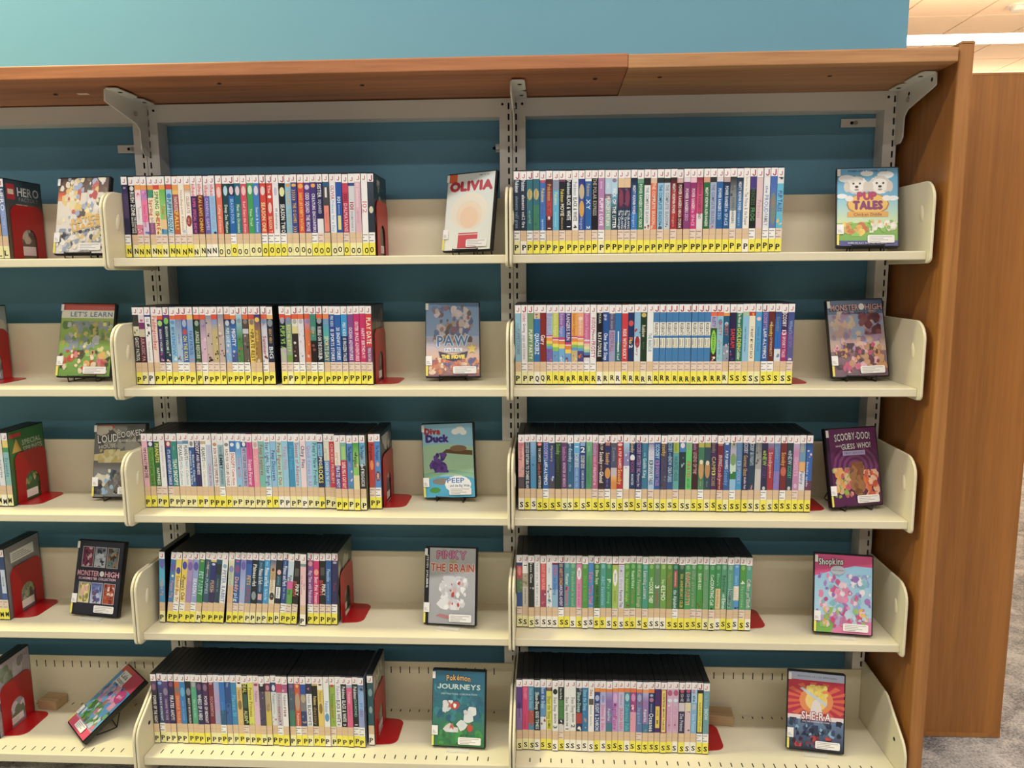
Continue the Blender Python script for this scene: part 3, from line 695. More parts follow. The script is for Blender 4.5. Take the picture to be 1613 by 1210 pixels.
SP['M2'] = ('P' * 38, '''jYt|3c3c38/.24,d8d4b4/.2,1e1c1e|.47:.97:.95:e4e2de:GHOST PATROL|.3:.42:3:e8d8a0,6c6c5c
jPt|e2d2dc/.16,7a2c6c/.14,c8c0a4/.16,5a1f3c|.48:.97:.9:c89a98:JURASSIC PA|.04:.14:2:c84c7c
jWt|2f4c9c/.04,f1eef0|.08:.15:.7:8c8c94:56^.55:.96:.55:b8b0b4:The adventures|.18:.45:6:2c2c30,8c8c90,4c4448
jYt|f3d8d0|.03:.52:1.0:cc4a4a:Paddington^.54:.75:1.0:cc4a4a:Bear
jYp|ea5c34/.1,3a3564|.12:.24:.8:a4d46c:@^.3:.8:.55:ecf0f4:SEASON 1 VOLUME 1|.82:1:4:d84c7c,3c64c4,f0c8d4
JYw|6c3484/.1,1f3f4c|.06:.2:.8:7cc45c:@^.24:.8:.6:eaf2ec:SEASON 1 VOLUME 2|.8:1:4:d83c5c,f0d8e0
jYt|ea6a34/.1,8cc0e4|.12:.2:.7:6c94c4:@^.26:.42:.7:2f4c74:BEST IN^.44:.86:.95:4c8ccc:SNOW|.88:1:2:dce8f2
JYw|e86034/.1,~7c8cb0,a8c4e0|.14:.28:.7:8c9cc4:@^.4:.62:.5:6c7cac:winter|.5:1:5:8c7c8c,dce4ee,4c5c7c
JYw|e25430/.1,3c6cb8|.1:.26:.7:a8b4d0:@^.3:.42:.8:c84c4c:@^.44:.97:1.0:e8dc4c:ON THE ROLL
jYt|f0c85c/.1,~8cb4e0,7ca8d8|.12:.24:.7:a8a8c8:@^.34:.85:.9:3f649c:PAW PATROL|.92:1:2:c88c9c
jYp|ea6034/.1,~1f3a2c,3a5c3c|.12:.24:.7:9cb0a4:@^.34:.92:.9:dce4d0:JUNGLE RESCUES|.7:1:4:8c8c74,4c6c44
jPw|e8542c/.1,~8c7c9c,d8b4cc|.1:.22:.7:a89cb4:@|.2:1:7:c88cb4,e8d0e0,9c84b0
jYp|~8c94ac/.25,c8b4ac|||.16:1:10:6c2c2c,3c2a28,e8dcd4,8c5c4c,2a2438
jYp|e84c30/.1,~7c94cc/.25,c8b47c|.12:.2:.7:8ca0d4:@||.3:1:9:2f2a20,e8c84c,6c4c28,f0e8d4
jYp|~8c94ac/.25,c8b4ac|||.16:1:10:6c2c2c,3c2a28,e8dcd4,8c5c4c,2a2438
jYt|ea6a2c/.1,~22305c,8cb8e4|.12:.24:.7:c8d0dc:@^.28:.58:.85:eef4f8:PUPS SAVE|.62:1:5:e8c8d8,c88cb0,f2eef4
jYw|f07c30/.1,~1f2c5c,3c74c4/.5,4c5c9c|.1:.2:.7:b8c0d4:@^.3:.66:1.0:f0f4f8:MIGHTY|.75:1:4:6c78ac,c8cce0
JYw|~a8d4f0,4c8c4c|.08:.18:.7:8c9cac:@||.5:1:7:2f6c3c,c84c4c,e8c8b4,3c5c3c
JYw|e86c3c/.1,5c4844/.2,c8ccd4/.1,6a5c58|.1:.2:.7:8c8480:@||.4:1:6:2a2a2c,8c8480,c8c4c0
jYt|e04c34/.1,~c8a888/.15,f0d04c|.1:.22:.7:8c7c70:@^.3:.4:.5:3a2a20:The^.38:.98:1.0:4c3420:PIRATE REST
JYt|~3c2f84/.4,a87c3c|.06:.16:.8:e8c84c:@^.3:.6:.7:e8c44c:pups|.4:1:6:c8a44c,3c2c1c,e0d0b0
JYw|ea5c34/.1,~7c9ccc,d8d8e4/.5,e8e4ea|.1:.2:.7:7c90b4:@^.45:.85:.85:c83c5c:Summer|.2:.4:3:e08c6c,c8d0e8^.85:1:3:8c3c3c
jYt|f2bc70/.1,2a3048|.1:.26:.85:8c94a0:@^.3:.6:.7:d8a85c:GREAT HERO^.62:.98:1.0:dce2ea:BIG
jYp|e84a2c/.1,1f2438/.6,c8a8d4|.06:.2:.75:a8a8bc:@^.24:.98:1.15:a4dc4c:PUPS VS ALIENS
jPp|ec5c30/.1,~6c84bc,8ca884/.6,7ca04c|.06:.14:.7:8c94bc:@^.22:.78:.85:dce078:ROYAL KITTY
JYw|ea5c30/.1,e4e4d8/.15,e0d48c/.15,3a2c2c|.1:.2:.7:b0b0a8:@||.4:1:8:2c2422,8c4c54,c83c44,e8dcd4,6c3c44
jYw|ee6c3c/.1,e6e2ea|.1:.2:.7:b8b8c8:@||.2:1:8:c8c4dc,e0b8cc,8cb4d8,f2d4dc
jYp|ea5c30/.1,~c49cc8/.25,e8743c|.1:.2:.7:a884b0:@||.25:1:8:d85c34,f0b06c,b83c34,e8c8d4
JYw|3c8c7c/.55,2c1f1f|.25:.36:.7:8ca8a0:@||.35:.5:3:d8a43c,c86c3c^.55:1:6:8c4c44,e8dcd8,1f1a1c
JYw|ec6028/.1,1f2530|.08:.2:.85:9ca0a8:@^.26:.9:.95:e4e6ea:RUBBLE ON THE DOUBLE|.88:1:3:c8ccd8
jYt|f08c4c/.1,~5c94d0/.3,4cb4b0/.15,4c7c8c|.1:.22:.7:7c9cc4:@^.46:.97:1.05:e8e2a0:SPORTS DAY
jYp|2c4f9c|.04:.26:.75:c8e0f4:PBS KIDS^.32:.98:.85:eef4fa:15 SPORTS STORIES
jYp|2464b4|.28:.95:.85:eef4fa:20 SNOWY STORIES
jYp|2c9cdc/.46,1f3468|.18:.46:.75:dcf0fa:PBS KIDS^.5:.98:.85:eef4fa:15 FROZEN TALES
jYp|8a4c94|.28:.96:.85:f2e6f4:OCEAN ADVENTURES
jYp|cc2470|.16:.98:.85:f6e0ea:OUTER SPACE ADVENTURES
jYp|d62468|.3:.92:.85:f8e2ea:HAPPY BIRTHDAY!
jYp|da3a34/.68,8c3c74|.08:.62:1.15:f6ecea:PLAY DATE^.7:.99:.75:f0dce8:TRIPLE FEATURE''')
SP['R2'] = ('PPPQQ' + 'R' * 29 + 'S' * 10, '''jPt|8cc0d8|.2:.3:.5:7c94a4:the^.32:.85:.85:7488a0:PUPPETOONS
JPw|e9e7ec|.02:.18:.85:c83c54:Littlest^.22:.4:.7:6c6c7c:Growing^.46:.95:.85:a8a8b4:pups and kittens
JPp|7c9c6c|.34:.95:.9:f0f0e6:PUPPY PARTY
jWt|d8c4a4/.12,1f74b8|.42:.85:1.05:f0f6fa:QUACKERZ|.02:.1:2:8c6c54
jPt|8c2420|.45:.65:1.1:f4ece6:Gary
jYp|a8c8ec/.45,c84c9c/.03,ece4ec/.02,f09c3c/.07,f2d04c/.06,8cc45c/.05,5ca0d8/.05,7c64b4|.02:.44:.8:c88cc4:<Rainbow^.02:.44:.8:9ca8dc:>Rangers|.75:1:5:c84c7c,6c4c9c,e0a88c
jYp|ccd23c/.5,d84c8c/.04,f3e8e4/.02,f0983c/.07,f0e04c/.07,8cc84c/.08,5c9cd4|.02:.46:.75:e8ecb0:Rainbow Rangers|.85:1:4:3c8c4c,8c5c3c,6ca0d8
jYp|8c68b8/.3,5c8cd8/.2,c83c7c/.05,f0ecf0/.02,ec7c34/.07,f2d84c/.09,6cb0e0|.02:.48:.8:d8b4e8:Rainbow Rangers|.88:1:4:8c5c74,3c74c0,c8e0f2
jYp|4c3c84/.6,c82c6c/.05,f0e8ee/.02,ec8034/.08,f0d044/.08,6c9cd4|.02:.56:.9:e2dcec:RANGERS RUN|.86:1:4:3c2c5c,c89c9c,6c4c7c
jYp|f0a83c/.47,c84c6c/.03,f3ece0/.02,ee8c3c/.07,f2d84c/.06,8cbc4c/.06,5c9cd8/.06,c8b47c|.02:.46:.75:d87c2c:Rainbow Rangers|.82:1:4:e8d08c,9c7c4c
jYp|f4a87c/.48,e05c7c/.04,f3ece4/.02,f0a04c/.06,f2e08c/.06,8cc86c/.06,5ca4dc/.06,4c4c8c|.08:.16:.7:f6d8cc:@^.1:.46:.75:f8dcd0:Rainbow|.84:1:4:e0703c,8c3c3c
jYw|d8689c/.55,e8e2ec/.03,e47ca4/.05,f4c8a8/.06,f0e4a8/.06,a8d4a0/.06,4c7cc0/.06,4c2c5c/.05,e4e0ea|.02:.55:.75:f0a8cc:Rainbow Rangers
jYw|f0edf0|.1:.42:.95:a83c54:RUDOLPH^.43:.56:.7:a04c5c:and^.58:.92:1.0:b04058:FROSTY
jWt|1c1c1e|.02:.22:.6:d0d0d0:PIXAR^.4:.9:.9:f0f0f0:RATATOUILLE
jPt|1f57a8|.04:.16:.8:f2e4ec:ps^.42:.97:.9:f0f4fa:One Small Step
jPt|5c587c/.36,9ca0c8|.02:.34:.6:a8a4c0:Brian Jacques^.4:.8:1.05:b04c74:REDWALL
jWt|1f74b4/.6,2c6c74|.38:.8:.2:e8f0f4:_^.62:.97:.55:d0e4e4:Return Reef
jYp|d6343c|.34:.95:.85:f4e4e4:RIDE WITH RICKY
jPt|1f3468|.16:.28:.8:d84c4c:@^.5:.6:.9:e87c34:R^.56:.64:.9:f2d84c:io^.64:.74:.9:f4f4f0:2
jYt|8cc0e2,dce8ee|.48:.72:.8:a82c3c:@^.62:.88:.6:b86c74:Roary|.26:.42:4:b83c34,4c2c2c
jPp|1f3c24|.01:.1:.8:d0b85c:@^.26:.5:.85:e4e0c8:Rainbow^.55:.8:.4:5c7c5c:brite
jPt|edf0ee|.42:.8:.85:6ca4b4:THE RESCUE^.55:.68:.3:9ca4a8:disney
''' + '\n'.join(['JYp|3c80bc|.2:.47:.95:f1ece0:_^.52:.72:.9:efe9d2:_^.22:.46:.8:2c2a2c:RUGRATS^.54:.7:.5:8c8c84:>season^.54:.7:.5:6c7468:<volume %d|.2:.46:4:2a282c,f1ece0' % k for k in range(1, 10)]) + '''
JYp|ee6a3c/.08,b8b4d8/.24,3c5c2f/.5,3c2c20|.1:.3:.9:3c3c94:RUSTY^.36:.86:.85:8cd83c:@^.42:.8:.45:2c5c1c:SEASON 1|.9:1:4:c82c34,f0e8e4
JYp|ee6430/.08,8cc8dc|.14:.26:.7:5c94c4:@^.2:.48:.85:c85c4c:RUSTY^.55:.95:.5:6c8c94:rivets|.5:1:5:7cb8a4,c88c94,dce8e8
jPt|f09c3c/.08,1f5c84/.6,8c9cb4|.2:.28:.6:a8d4e4:@^.24:.48:.8:d06c5c:RUSTY|.62:1:6:c8a8b4,2c3c4c,d87c74,f0dcd8
jYp|2f2350|.34:.72:1.0:e83c3c:SAMSAM|.76:1:3:5c9ce0,3c2c84,8c3c6c
jYp|237c5c|.02:.3:.75:e8f2ec:The Mouse and^.32:.75:.95:e4dc4c:GOLDEN^.76:.97:.75:eef4e4:Cobbler
jYt|a8c8a4/.08,8cc4e8|.3:.8:.5:3a5c84:a new friend in the house
jPt|c8342c/.08,f1e8cc|.3:.95:.7:6c5c4c:I WANT MY HAT BACK|.02:.08:2:f0a83c
jPt|4ca4dc|.1:.18:.7:f0c8d4:@^.3:.8:.5:3c7cbc:Sarah & Duck
JYw|2c64b0|.02:.32:.9:d88cb8:SCOOBY'S^.34:.94:.8:f2f4f8:LAFF-A-LYMPICS
jYw|6c2c24|.2:.28:.5:e8dcc8:the^.26:.5:.85:d8d04c:Scooby^.52:.9:.55:d8c4a8:DYNOMUTT
jYt|~3c4c84,1f6cc8/.5,dce4ec|.1:.4:.7:8c9078:Scooby|.8:1:3:f0f0ec,6c8cb4
jPt|4a2c5c/.4,a82c74|.02:.3:.95:f0f0f2:SCOOBY^.36:.48:1.0:f2eef2:13^.5:.92:.75:f0d8e8:SPOOKY TALES
jYp|~3f5494,5c5c9c|.18:.45:.8:8cb4dc:What's^.42:.72:.8:8c6cb4:NEW|.9:1:2:e0c8d8''')
SP['M3'] = ('P' * 40, '''jYt|eab4c4|.14:.2:.7:5c4c54:THE^.2:.56:.8:4c4048:PEANUTS^.56:.82:.95:2a2428:MOVIE
jYt|2c3470/.14,5c9c3a|.02:.12:.7:e4e4f0:@^.2:.98:.75:24401c:You're a Good Sport, Charlie B
jPp|2f6c3c|.06:.48:.95:efe24c:PEANUTS^.6:.97:.75:f0f2ea:HAPPINESS
jYp|eceaee|.1:.8:.45:a8a4ac:PEANUTS HOLIDAY COLLECTION
jPp|a8324c/.14,24589c|.02:.12:.6:f0dcdc:@^.2:.97:.8:e4ecf4:IT'S AN ADVENTURE CHARLIE
jPt|2f8c80|.12:.2:.4:8cc4bc:charlie^.4:.98:1.05:eef4f0:TEAM SNOOPY
jPt|8cacc8/.08,eceef0|.1:.44:.95:3c4450:PEANUTS^.46:.97:.7:88b0bc:1970's Collection
jPt|5c8cb4/.07,ebeef0|.1:.42:.95:3c4450:PEANUTS^.44:.97:.7:84acc8:1960's Collection
jPt|f0ece8/.14,2c5c9c|.0:.12:.6:8c8c94:@^.22:.96:.5:e0e8f0:<Happiness is a Warm^.3:.9:.5:e0e8f0:>Blanket, Charlie
jYt|362c62|.01:.28:1.0:f2f0f4:SNOOPY^.3:.74:.75:e8e4f0:AND FRIENDS
jPt|c8b498/.07,eeeeea|.14:.44:.95:3c4450:PEANUTS^.46:.97:.65:b8bcb4:1980's Collection
jYt|f0eeee/.08,b4d0e8|.12:.5:.7:e0a8c4:PEANUTS^.5:.98:.8:c8447c:CHARLIE BROWN
jYt|f2efee|.04:.12:.7:c88c6c:@^.16:.98:.8:8c2430:BON VOYAGE CHARLIE BRO^.4:.9:.35:5c4c4c:>and don't come back
jYw|e8e8ea/.08,94b8c4|.12:.3:.6:4c5c6c:PEANUTS^.3:.62:1.0:2c3c4c:EMMY^.64:.95:.6:4c6474:HONORED
jYt|f1efee|.04:.12:.7:8c8c84:@^.18:.98:.75:8c2c34:RACE FOR YOUR LIFE CHARLIE
jPt|3c80cc/.24,f0eeee|.04:.12:.7:e4ecf4:@^.26:.6:.95:c83c54:SNOOPY^.62:.97:.8:c84c60:Come Home
jPt|~4c94d8,8cc4ec|.02:.18:.6:dcecf8:@^.35:.8:.7:e07c94:LOVE MOUSE|.9:1:2:3c8c5c
jPt|24549c/.14,b8b8dc|.02:.12:.6:f0f0f2:@^.16:.98:.8:2c3058:HE'S YOUR DOG CHARLIE BRO
jPt|d84c94|.04:.32:.35:a82c6c:pinkalicious^.4:.96:1.0:f8dcec:Friends Forever
jPt|f0d0d4/.16,f29cac|.02:.14:.6:c8a8a8:@^.3:.9:.9:f2b8c4:Valentine
jPt|74c0b4|.08:.74:1.0:b03c44:Peep Explores
jYw|a0d4ec|.02:.97:.95:2c3c84:Star Light, Star Brigh
jYt|8cc4ec|.2:.86:.95:27407c:Peep Discovers
jWt|a4d8cc|.04:.96:.95:b03848:Peep Figures It Out
jWt|94ccec|.12:.62:.95:d08ca8:Peep Finds
jPt|2f94c4|.1:.62:.95:4cacdc:Peep Feels
jPt|a8d8e8|.04:.97:.95:c03c6c:Seasons of Adventure
jWt|f0d8e0|.1:.58:.95:274478:Chirp Flies
jPt|a0ccf0|.1:.97:.95:b888c8:Quack Knows It All
jPt|8cd0dc|.04:.95:.95:275c84:Peep's New Friends
jYt|24305c|.04:.32:.8:7cb8e0:_^.08:.3:.5:1f3c6c:peg + cat^.34:.52:.85:e8eaf0:PEG^.54:.9:1.15:f0e64c:ROCKS
jPt|e4e4d4/.42,4c94d0|.16:.4:.7:c8b88c:peg+cat^.44:.99:.85:eaf2f8:CHICKENS ON THE LOOSE
jPt|d82c3c|.05:.9:.7:f0c8c8:CHICKEN PROBLEM
jYt|ece6dc/.5,5c3c8c|.22:.48:.7:d0b078:peg+cat^.52:.98:.95:f2eef6:PIRATES AHOY!
jYt|74b4a4/.38,d0304c|.08:.36:.6:a8d46c:_^.42:.98:.85:f6e8ea:SUPER PEG & CAT GUY
jPt|4c8cd0|.08:.4:.8:24304c:The Penguins^.42:.55:.5:e08c8c:of|.6:.85:5:e4ece8,8c6c5c,c8d0d4^.92:1:2:5c8c4c
jYt|~2f9c3c,8ccc5c/.4,e4dca4|.2:.26:.5:1f3020:the^.26:.52:.95:1f2c20:Penguins|.4:.6:3:e8a08c,f0e0a8
jPt|~4cacdc/.4,8cb4cc/.1,2f2c30|.06:.36:.85:24385c:The Penguins^.45:.62:.9:f0f0f0:of^.62:.95:.9:e8e8ec:MADAGASCAR|.3:.5:3:c8c0c0,5c4c4c
jYp|c8302c|.06:.4:.85:5c2424:Penguins^.4:.62:.6:f08c3c:@|.62:1:5:3c7c3c,2c5c30,d8403c
jYw|4c8cd4|.08:.4:.8:24345c:The Penguins^.44:.54:.5:e09c9c:@^.64:.86:.85:8c3c34:@^.68:.82:.6:f0ece4:ABC''')
SP['R3'] = ('S' * 47, '''jWt|~d87c8c,e8a8a4/.5,5a4c58|.04:.4:.85:a85c6c:Scooby|.5:1:5:3c3438,6c5468,c8a8a4
jYt|1a2438|.01:.24:.95:c8d4e4:SCOOBY-DOO^.26:.99:.8:dce2ea:RETURN TO ZOMBIE ISLAN
jWt|~8cb8dc,3c94cc|.3:.85:.9:5c8cac:SEA MONSTERS
jYt|1c1a1c|.0:.08:.85:d8543c:@^.02:.07:.6:f0e8e0:S^.12:.42:.6:e4e0dc:THE COMPLETE^.45:.7:.85:c46c64:Scooby-Doo^.72:.99:.6:e4e0dc:MYSTERIES
jYw|2464ac|.02:.36:.95:d0a4cc:SCOOBY'S^.38:.92:.85:f0f2f8:LAFF-A-LYMPICS
jYt|~2c3c64,3c4c8c/.6,4c4858|.05:.45:.55:c8b878:Mystery|.7:.95:3:c8d4ec,6c84bc
jYt|~2c4c2c,1f3028|.04:.26:.95:7cb45c:Scooby^.3:.65:.6:4c5c44:mystery|.5:1:4:2f4438,16241f
jPt|6a3c74|.1:.4:.95:cc8ccc:Scooby-Doo^.44:.96:.7:dcb8dc:MONSTER OF MEXICO
jPt|~1f4c74,24648c|.02:.14:.6:c8e0ec:get a^.14:.42:.9:b8d8e8:Scooby^.44:.64:.6:6ca8c8:clue|.78:1:4:c88c8c,8cb4d8
jYt|5cb0e4/.25,5c8ccc|.02:.18:.9:eaf4fa:1^.24:.54:1.0:eceadc:SCOOBY-DOO^.56:.97:.6:a8c8ec:WHERE ARE YOU
jPt|1f4484|.0:.08:.8:8cb4dc:_^.1:.22:.9:f0f4fa:!2^.28:.56:1.0:e8e6da:SCOOBY-DOO^.6:.98:.55:c8d8ec:COMPLETE SEASON
jYt|~6cb48c,3f9468|.08:.2:.5:a8d4b4:Scooby^.28:.88:.7:4c7c54:Vampire Legend
jYp|b8648c|.02:.28:.95:9cacdc:Scooby^.3:.62:.8:e8a4c4:music of the^.52:.92:.9:e8b4d0:vampire
jYp|3a1f28|.0:.16:.6:e4dce0:BIG TOP^.2:.46:1.0:f2eef0:Scooby^.48:.6:.5:e0d8da:and the^.62:.86:1.0:f2eef0:Ghoul
JYw|2c2c6c|.0:.07:.7:b8784c:_^.22:.48:1.0:e8b83c:Scooby^.54:.78:.95:d8943c:@^.8:.96:.5:8c8cb4:doo too
jPt|~5c5458,4c5470/.4,c8bcc4/.18,~e8b464,d88c3c|.1:.4:.7:8c94a0:Zombie
JYw|c0242c|.02:.08:.8:f0c8c8:@^.12:.56:.75:f4dcd8:A PUP NAMED^.58:.9:1.05:f0c83c:Scooby
jPt|~a8d4f0/.3,8c84bc/.2,e4e8ec|||.1:.55:4:f0f4f6,6c64a4,d4e4f2
jYt|1f3468|.02:.22:.95:d8cc94:Scooby^.26:.4:.8:e8ecf2:@^.38:.64:.85:a84c7c:MOON^.68:.92:.6:c8d4e8:MONSTER
JYw|2c2c64|.02:.64:1.0:b894c0:SCOOBY MYSTERY INC^.66:.94:.7:c8c8e4:Mystery Inc
jPt|2a7ca0|.04:.2:.6:4c8cb4:Scooby^.22:.3:.5:a8d4dc:and the^.34:.76:.85:c4e4e4:Goblin King
jYp|~3c5ca0,c8dcf0/.6,a8c8ec|.04:.36:1.0:e0b0c0:SCOOBY^.38:.48:1.0:2c3040:13^.5:.9:.9:2a2f40:SPOOKY TALES
jPt|2c58a0|.04:.34:1.0:b8e0ec:SCOOBY^.38:.48:1.0:c87cb0:13^.5:.92:.85:c88cc4:SPOOKY TALES
jYt|4c4460|.0:.28:1.0:dcb43c:Scooby||.1:1:10:3a3448,6c5c7c,2a2434,8c7c90
jPt|1f3a6c,2f5490/.3|.0:.2:1.0:94ccdc:SCOOBY^.22:.3:.6:8cc8dc:and the^.3:.84:.95:b4d4e4:SNOW CREATURES
jYp|3c8c74/.1,58a8a8|.0:.22:.9:a8bc3c:_^.02:.2:.8:6c842c:scooby^.3:.82:.95:1f5c6c:HAUNTED HOUSE
jPt|3c84c8/.2,24383f|.0:.12:.7:e4dce4:@||.15:1:10:1c2c30,4c7c8c,2c4c54,8cb4c4
jPt|~8cb894/.2,5ccc6c|.0:.16:.7:9c8c74:Scooby^.4:.74:.95:c8504c:PIRATES^.76:.97:.7:2c7c3c:AHOY SCOOBY
jYt|6c1f38/.2,3f1a1f|.0:.16:.8:8c94cc:Scooby^.2:.66:.9:c89ca4:LEGEND OF THE^.45:.68:.5:b48088:>phantosaur
JYw|3a7c5c/.8,4c8460|.0:.1:.9:b8b44c:_^.38:.78:.85:c89c5c:@^.36:.46:.6:e8e0c0:@^.8:.95:.4:94b484:doo
jPt|2f4c5c|.0:.1:.9:a8a444:_^.38:.76:.85:c08c54:@^.38:.48:.6:e4dcb8:@^.8:.96:.45:7c8c9c:doo
jYt|4c2464|.0:.22:1.0:8c8c3c:Scooby^.3:.6:.95:b8b454:CAMP^.6:.7:.9:d8e04c:13^.72:.92:.9:a89c54:SCARE
jYp|7a1f34|.0:.06:.7:b4845c:_^.26:.48:.8:f0dce0:13TH SPOOKY^.46:.8:1.0:e89cb4:Scooby^.78:.99:.5:e8c8a8:curse
jPt|2f5ca4|.0:.04:.6:dce8f4:@^.16:.56:.75:dcecf6:A PUP NAMED^.58:.9:1.0:6ca4dc:Scooby
JYw|~8c9c84/.15,b8b0c8/.3,c8e0cc/.16,2c7c3c/.16,8cc0e4|.22:.48:.9:7ca464:@|.0:.15:2:5c4c3c,b8c87c^.5:.65:2:dcecdc
jYt|4c90bc/.6,2c9cd8|.02:.36:.9:8c84c0:SCOOBY^.38:.5:1.0:a8b8ec:13^.52:.88:.9:b0a8d4:SPOOKY
jYt|2a2c58|.0:.22:1.0:c8d0e4:SCOOBY^.26:.7:1.0:c8a04c:Gourmet Ghost^.72:.98:.6:e0dce8:double feat
jPt|24425c|.0:.18:.95:c8d8e8:SCOOBY^.2:.48:.9:b8cce0:SKI FRIGHTS|.85:1:2:c87c8c
jPt|~6c7074/.4,a8a8a4/.15,c8c4c4|.0:.14:.6:a8a494:Frank||.1:.5:5:8c9094,4c5054
JYw|2a2a50|.16:.24:.8:dce04c:what's^.24:.48:1.0:a4c43c:NEW^.5:.75:.95:6c3c84:SCOOBY^.92:1:.5:c8c8cc:@
jPt|~7c84b4/.2,b02a38|.2:.5:.95:e4b8c4:Scooby^.5:.74:.5:e0c8b8:goes hollywood
jYt|~6c84b4,5c7cc8,8c7cc8/.4|.08:.34:.9:7ca4b4:Spooky||.1:1:6:7c8ccc,a094d4,5c78b4
JYw|7a2428|.2:.48:1.05:e0a83c:Scooby^.5:.7:.9:c8644c:@
jYt|2c3c4c|.16:.24:.8:c8dce8:what's^.24:.46:1.0:b8ccdc:NEW^.48:.75:.95:3cb494:SCOOBY^.92:1:.5:c4ccd0:@
jYp|~b8acd4/.2,c888b4|.3:.7:.9:e0b4d0:GHOSTS^.86:.96:.5:dcb8d8:@
jYt|~4c74a4/.1,6c9cc0/.3,e8b068/.2,dcdce8|.0:.2:.95:dcb04c:Scooby^.6:.88:.85:6c6c9c:Funny
jYt|~1f4478,2c64b8/.6,6c3458|.38:.94:.5:c8dcf2:<Scooby apollo|.15:.4:3:e08c9c,d8c8dc''')
SP['M4'] = ('P' * 29, '''jPt|~3c74b4/.24,4cb4d8,3c94cc|.02:.22:.8:6c64b4:@^.48:.85:.75:d89c8c:Peppa Pig|.02:.24:3:5c5cb0,4c84c4
jYt|~3c7cc0/.3,3c84bc|.08:.3:.8:6c5cb0:@^.36:.42:.4:f0eed0:@^.5:.9:.75:d88ca4:Peppa Pig
jYw|efd838/.45,f2d88c/.3,f0e2c8|.18:.34:.8:4c4cac:@^.38:.97:.9:a8542c:School Bus Tr
jYw|efd14c,f0d878|.05:.24:.85:4c4cac:@^.36:.42:.6:6c4c2c:o^.42:.95:1.0:6c4c20:Peppa's Club
jYt|b090c8,a888c0|.06:.26:.85:7c64b8:@
JYw|94a4d8|.06:.26:.85:5c54b0:@^.44:.84:.9:eef0f8:SEASON 1
jPt|2f8c4c|.02:.06:.6:c8b47c:@^.28:.82:1.15:c4ece4:PET PARTY^.3:.8:.8:3c9c94:PET PARTY
jYt|2a5c74|.05:.4:.12:e08c5c:_^.12:.22:.6:c8d8dc:THE^.34:.42:.5:b8ccd4:and the^.45:.8:.8:a8c0cc:PUPPIES
jYt|e4cc4c/.06,2a2f78/.45,5c4c74/.25,33265c|.08:.14:.6:c8cce4:@^.48:.72:.95:c0a468:PUSS^.72:.76:.5:e8dcc0:in
jYt|1f5474/.1,1f3438/.25,28465c|.45:.75:.5:7c9ca4:return to
jYt|eceef0|.1:.2:.7:8cb0d4:@^.24:.98:1.0:6c8cc4:PETER RABBIT
jYt|~f0e8b8/.2,c8d0b8/.4,e0b48c|.14:.3:.8:8c94cc:@^.28:.85:.8:a8b49c:Spring and summer
jYp|2c5cac|.02:.06:.6:d84c74:@^.12:.32:.85:8c4c8c:@^.4:.75:1.0:f0b088:Daddy^.78:.97:1.0:c8e0f4:pig
jYp|~8c84c8,a4b4e4|.04:.24:.8:6c64bc:@^.55:.75:.7:d0a8c8:pig
jPt|2c4c9c/.1,2c64bc/.3,2c74a4|.36:.58:1.0:f0b03c:PETS^.62:.97:1.0:b82c3c:UNITED
jPt|16222f|.1:.42:1.05:f0f2f4:Phineas^.44:.5:.5:d8e0e4:and^.5:.6:1.05:eef2f4:Ferb^.72:.92:.8:8c9ca8:@
jPt|1f5c84,1f4c74/.3|.06:.18:.5:8cb4cc:disney^.2:.56:1.05:e8f0f4:Phineas & Ferb^.58:.74:.5:a8c8d8:summer^.78:.92:.7:e0a8a8:_
jPt|2c9cdc|.04:.14:.5:a8dcf4:disney^.18:.6:1.05:f2f8fa:Phineas and Ferb^.66:.92:.7:c8e8f8:The Perry Files
jYt|~4c6c9c/.25,c8a87c/.2,e4d8c4|.18:.26:.5:5c4c3c:@^.3:.72:.8:b0945c:Pinocchio^.74:.92:.85:3c3834:@^.78:.88:.5:e4d8c4:1
jPt|1a2430|.22:.34:.7:e8b8bc:@^.36:.6:.8:2f5c70:_^.38:.58:.5:6ca8b4:pinky^.62:.88:.8:eaf0f4:_^.64:.86:.5:4c6c84:malinky
JYw|1f4c94|.03:.12:.5:94b4e0:disney^.14:.6:1.05:f0f4f8:Phineas and Ferb^.64:.9:.5:b8cce8:Star Wars
jYp|~6ca4e0,c8dcec/.5,e05ca0/.18,5ca44c/.35|.34:.48:.85:2c3444:Piglet^.68:.78:.6:2c5c2c:big
JYp|1d1c1a|.18:.36:.7:5c5854:_^.48:.82:1.0:c8402c:<BRAIN^.54:.8:1.0:f0eee8:>PINKY
jWt|e8e4e4/.06,7c9494/.06,f0c4c8,f2d0d0|.24:.85:.35:8c5c64:<the Pink Panther^.3:.85:.35:8c5c64:>classic
JYw|8c4c94|.02:.14:.75:e89c9c:@^.24:.98:.9:f0e0f0:Play Time with Pinkalicious
jYp|d41f6c|.2:.34:.8:f0a088:@^.38:.99:.95:f8d4e4:Best Pink Present
jYp|1c1b19|.16:.34:.7:504c48:_^.46:.8:1.0:c8402c:<BRAIN^.54:.8:1.0:f0eee8:>PINKY
jYp|1f5ca0|.2:.48:.95:b8d4ec:Pinocchio^.5:.94:.45:8cb4dc:anniversary
JYw|2c2a60|.02:.08:.7:a8a8c8:@^.52:.7:.7:8c2c5c:Pixie''')
